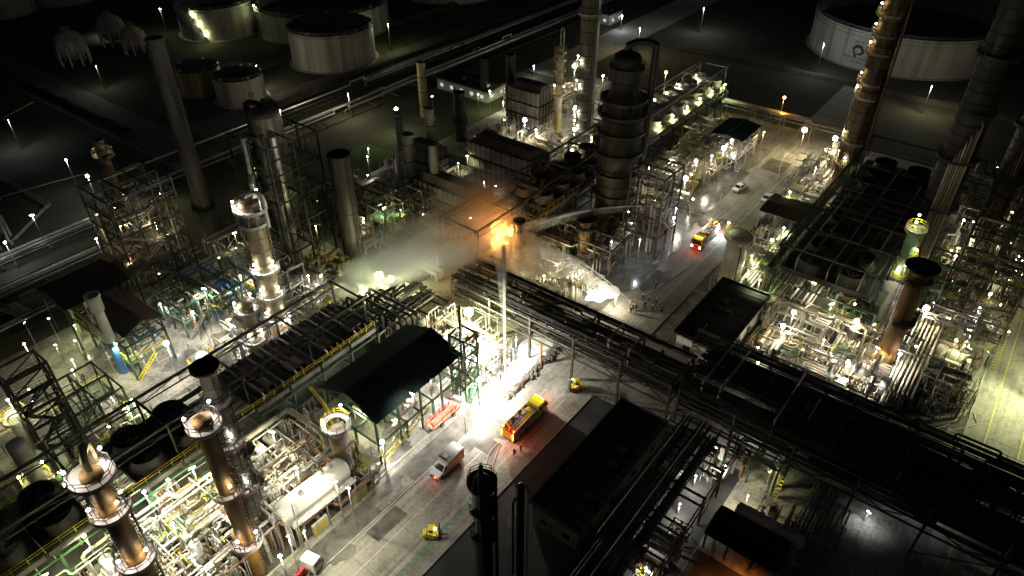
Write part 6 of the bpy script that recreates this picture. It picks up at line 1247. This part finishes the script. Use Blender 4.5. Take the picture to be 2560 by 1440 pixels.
lamps('in the lit unit right of the upper road', ((1930, 600, 5, 3000, 'green', .25), (1960, 570, 4, 2400, 'green', .25), (2039, 687, 7, 3600, 'warm', .45), (1985, 781, 6, 2800, 'warm', .35), (1958, 815, 6, 2800, 'warm', .35), (2142, 803, 6, 3600, 'warm', .4), (2186, 812, 3, 1800, 'warm', .25), (2316, 770, 6, 3600, 'warm', .45), (2250, 885, 5, 2000, 'wht', .35), (2266, 664, 14, 900, 'wht', .3), (2120, 905, 5.5, 2600, 'wht', .25), (2080, 760, 5, 2600, 'warm', .25), (1900, 700, 5, 2200, 'green', .2), (2060, 850, 5, 2400, 'warm', .2), (2195, 870, 5, 2000, 'warm', .2), (1975, 480, 4, 2000, 'green', .25), (2040, 420, 6, 2400, 'warm', .25), (1880, 640, 4, 1600, 'green', .2)))
lamps('among the dark frameworks by the right road', ((2532, 443, 8, 500, 'wht', .3), (2430, 600, 7, 1800, 'amb', .25), (2470, 560, 7, 1500, 'amb', .25), (2390, 640, 6, 1800, 'amb', .25), (2545, 640, 7, 2600, 'green', .25), (2520, 700, 6, 1600, 'green', .2), (2380, 700, 5, 1500, 'amb', .2), (2450, 770, 5, 1200, 'wht', .2), (2290, 560, 8, 900, 'green', .2), (2500, 470, 7, 700, 'warm', .2), (2424, 825, 4, 900, 'wht', .2), (2530, 530, 7, 1200, 'warm', .2)))
lamps('on the right road beyond the frameworks', ((2640, 900, 10, 22000, 'green', .3), (2600, 640, 10, 3500, 'green', .3), (2590, 1250, 9, 700, 'cool', .2)))
lamps('under the dark rack at the bottom', ((1740, 1190, 2.5, 1300, 'wht', .15), (1700, 1260, 2.5, 1300, 'wht', .15), (1650, 1330, 2.5, 1300, 'wht', .15), (1615, 1420, 2.5, 1300, 'wht', .15), (1790, 1120, 2.5, 1500, 'wht', .15), (1815, 1165, 5, 1500, 'wht', .15)))
lamps('in the dark yard at the bottom', ((1870, 1240, 3.5, 900, 'amb', .15), (1930, 1170, 4, 500, 'green', .12), (2172, 1280, 2.2, 330, 'cool', .2), (1900, 1060, 3, 500, 'cool', .12), (2330, 1220, 4, 340, 'cool', .1), (1835, 1466, 3, 4000, 'ember', .2)))
lamps('along the road by the tanks', ((2060, 110, 11, 3600, 'cool', .1), (2330, 215, 9, 5000, 'warm', .12), (970, 60, 10, 2200, 'green', .15), (870, 235, 8, 4200, 'warm', .12), (1600, 70, 10, 5000, 'amb', .12), (1760, 20, 10, 3500, 'cool', .12), (1555, 40, 6, 1500, 'cool', .4), (700, 275, 8, 1500, 'warm', .12), (640, 165, 8, 2600, 'warm', .12), (240, 165, 8, 1200, 'wht', .12)))  # the tiny-bulb warm lamps are added to light the tank shells
lamp(1030, 985, 12.6, 1500, 'wht', .2, base=10.4)
# many small work lights in the dim units
q = random.Random(5)
for (x0, x1, y0, y1, n, ks) in ((2330, 2560, 380, 860, 34, ('warm', 'amb', 'green', 'wht')), (900, 1350, 330, 560, 16, ('wht', 'green', 'cool')), (540, 860, 420, 760, 14, ('wht', 'green')), (1560, 1760, 380, 640, 10, ('wht', 'warm')), (240, 460, 470, 740, 12, ('amb', 'wht', 'green')), (1880, 2330, 640, 960, 16, ('warm', 'green', 'wht')), (1250, 1420, 200, 330, 8, ('warm', 'green')), (60, 420, 760, 1130, 12, ('green', 'wht'))):
    for i in range(n): lamp(q.uniform(x0, x1), q.uniform(y0, y1), q.uniform(3, 8), q.choice([150, 300, 500, 900]), q.choice(ks), q.choice([.12, .15, .2]))
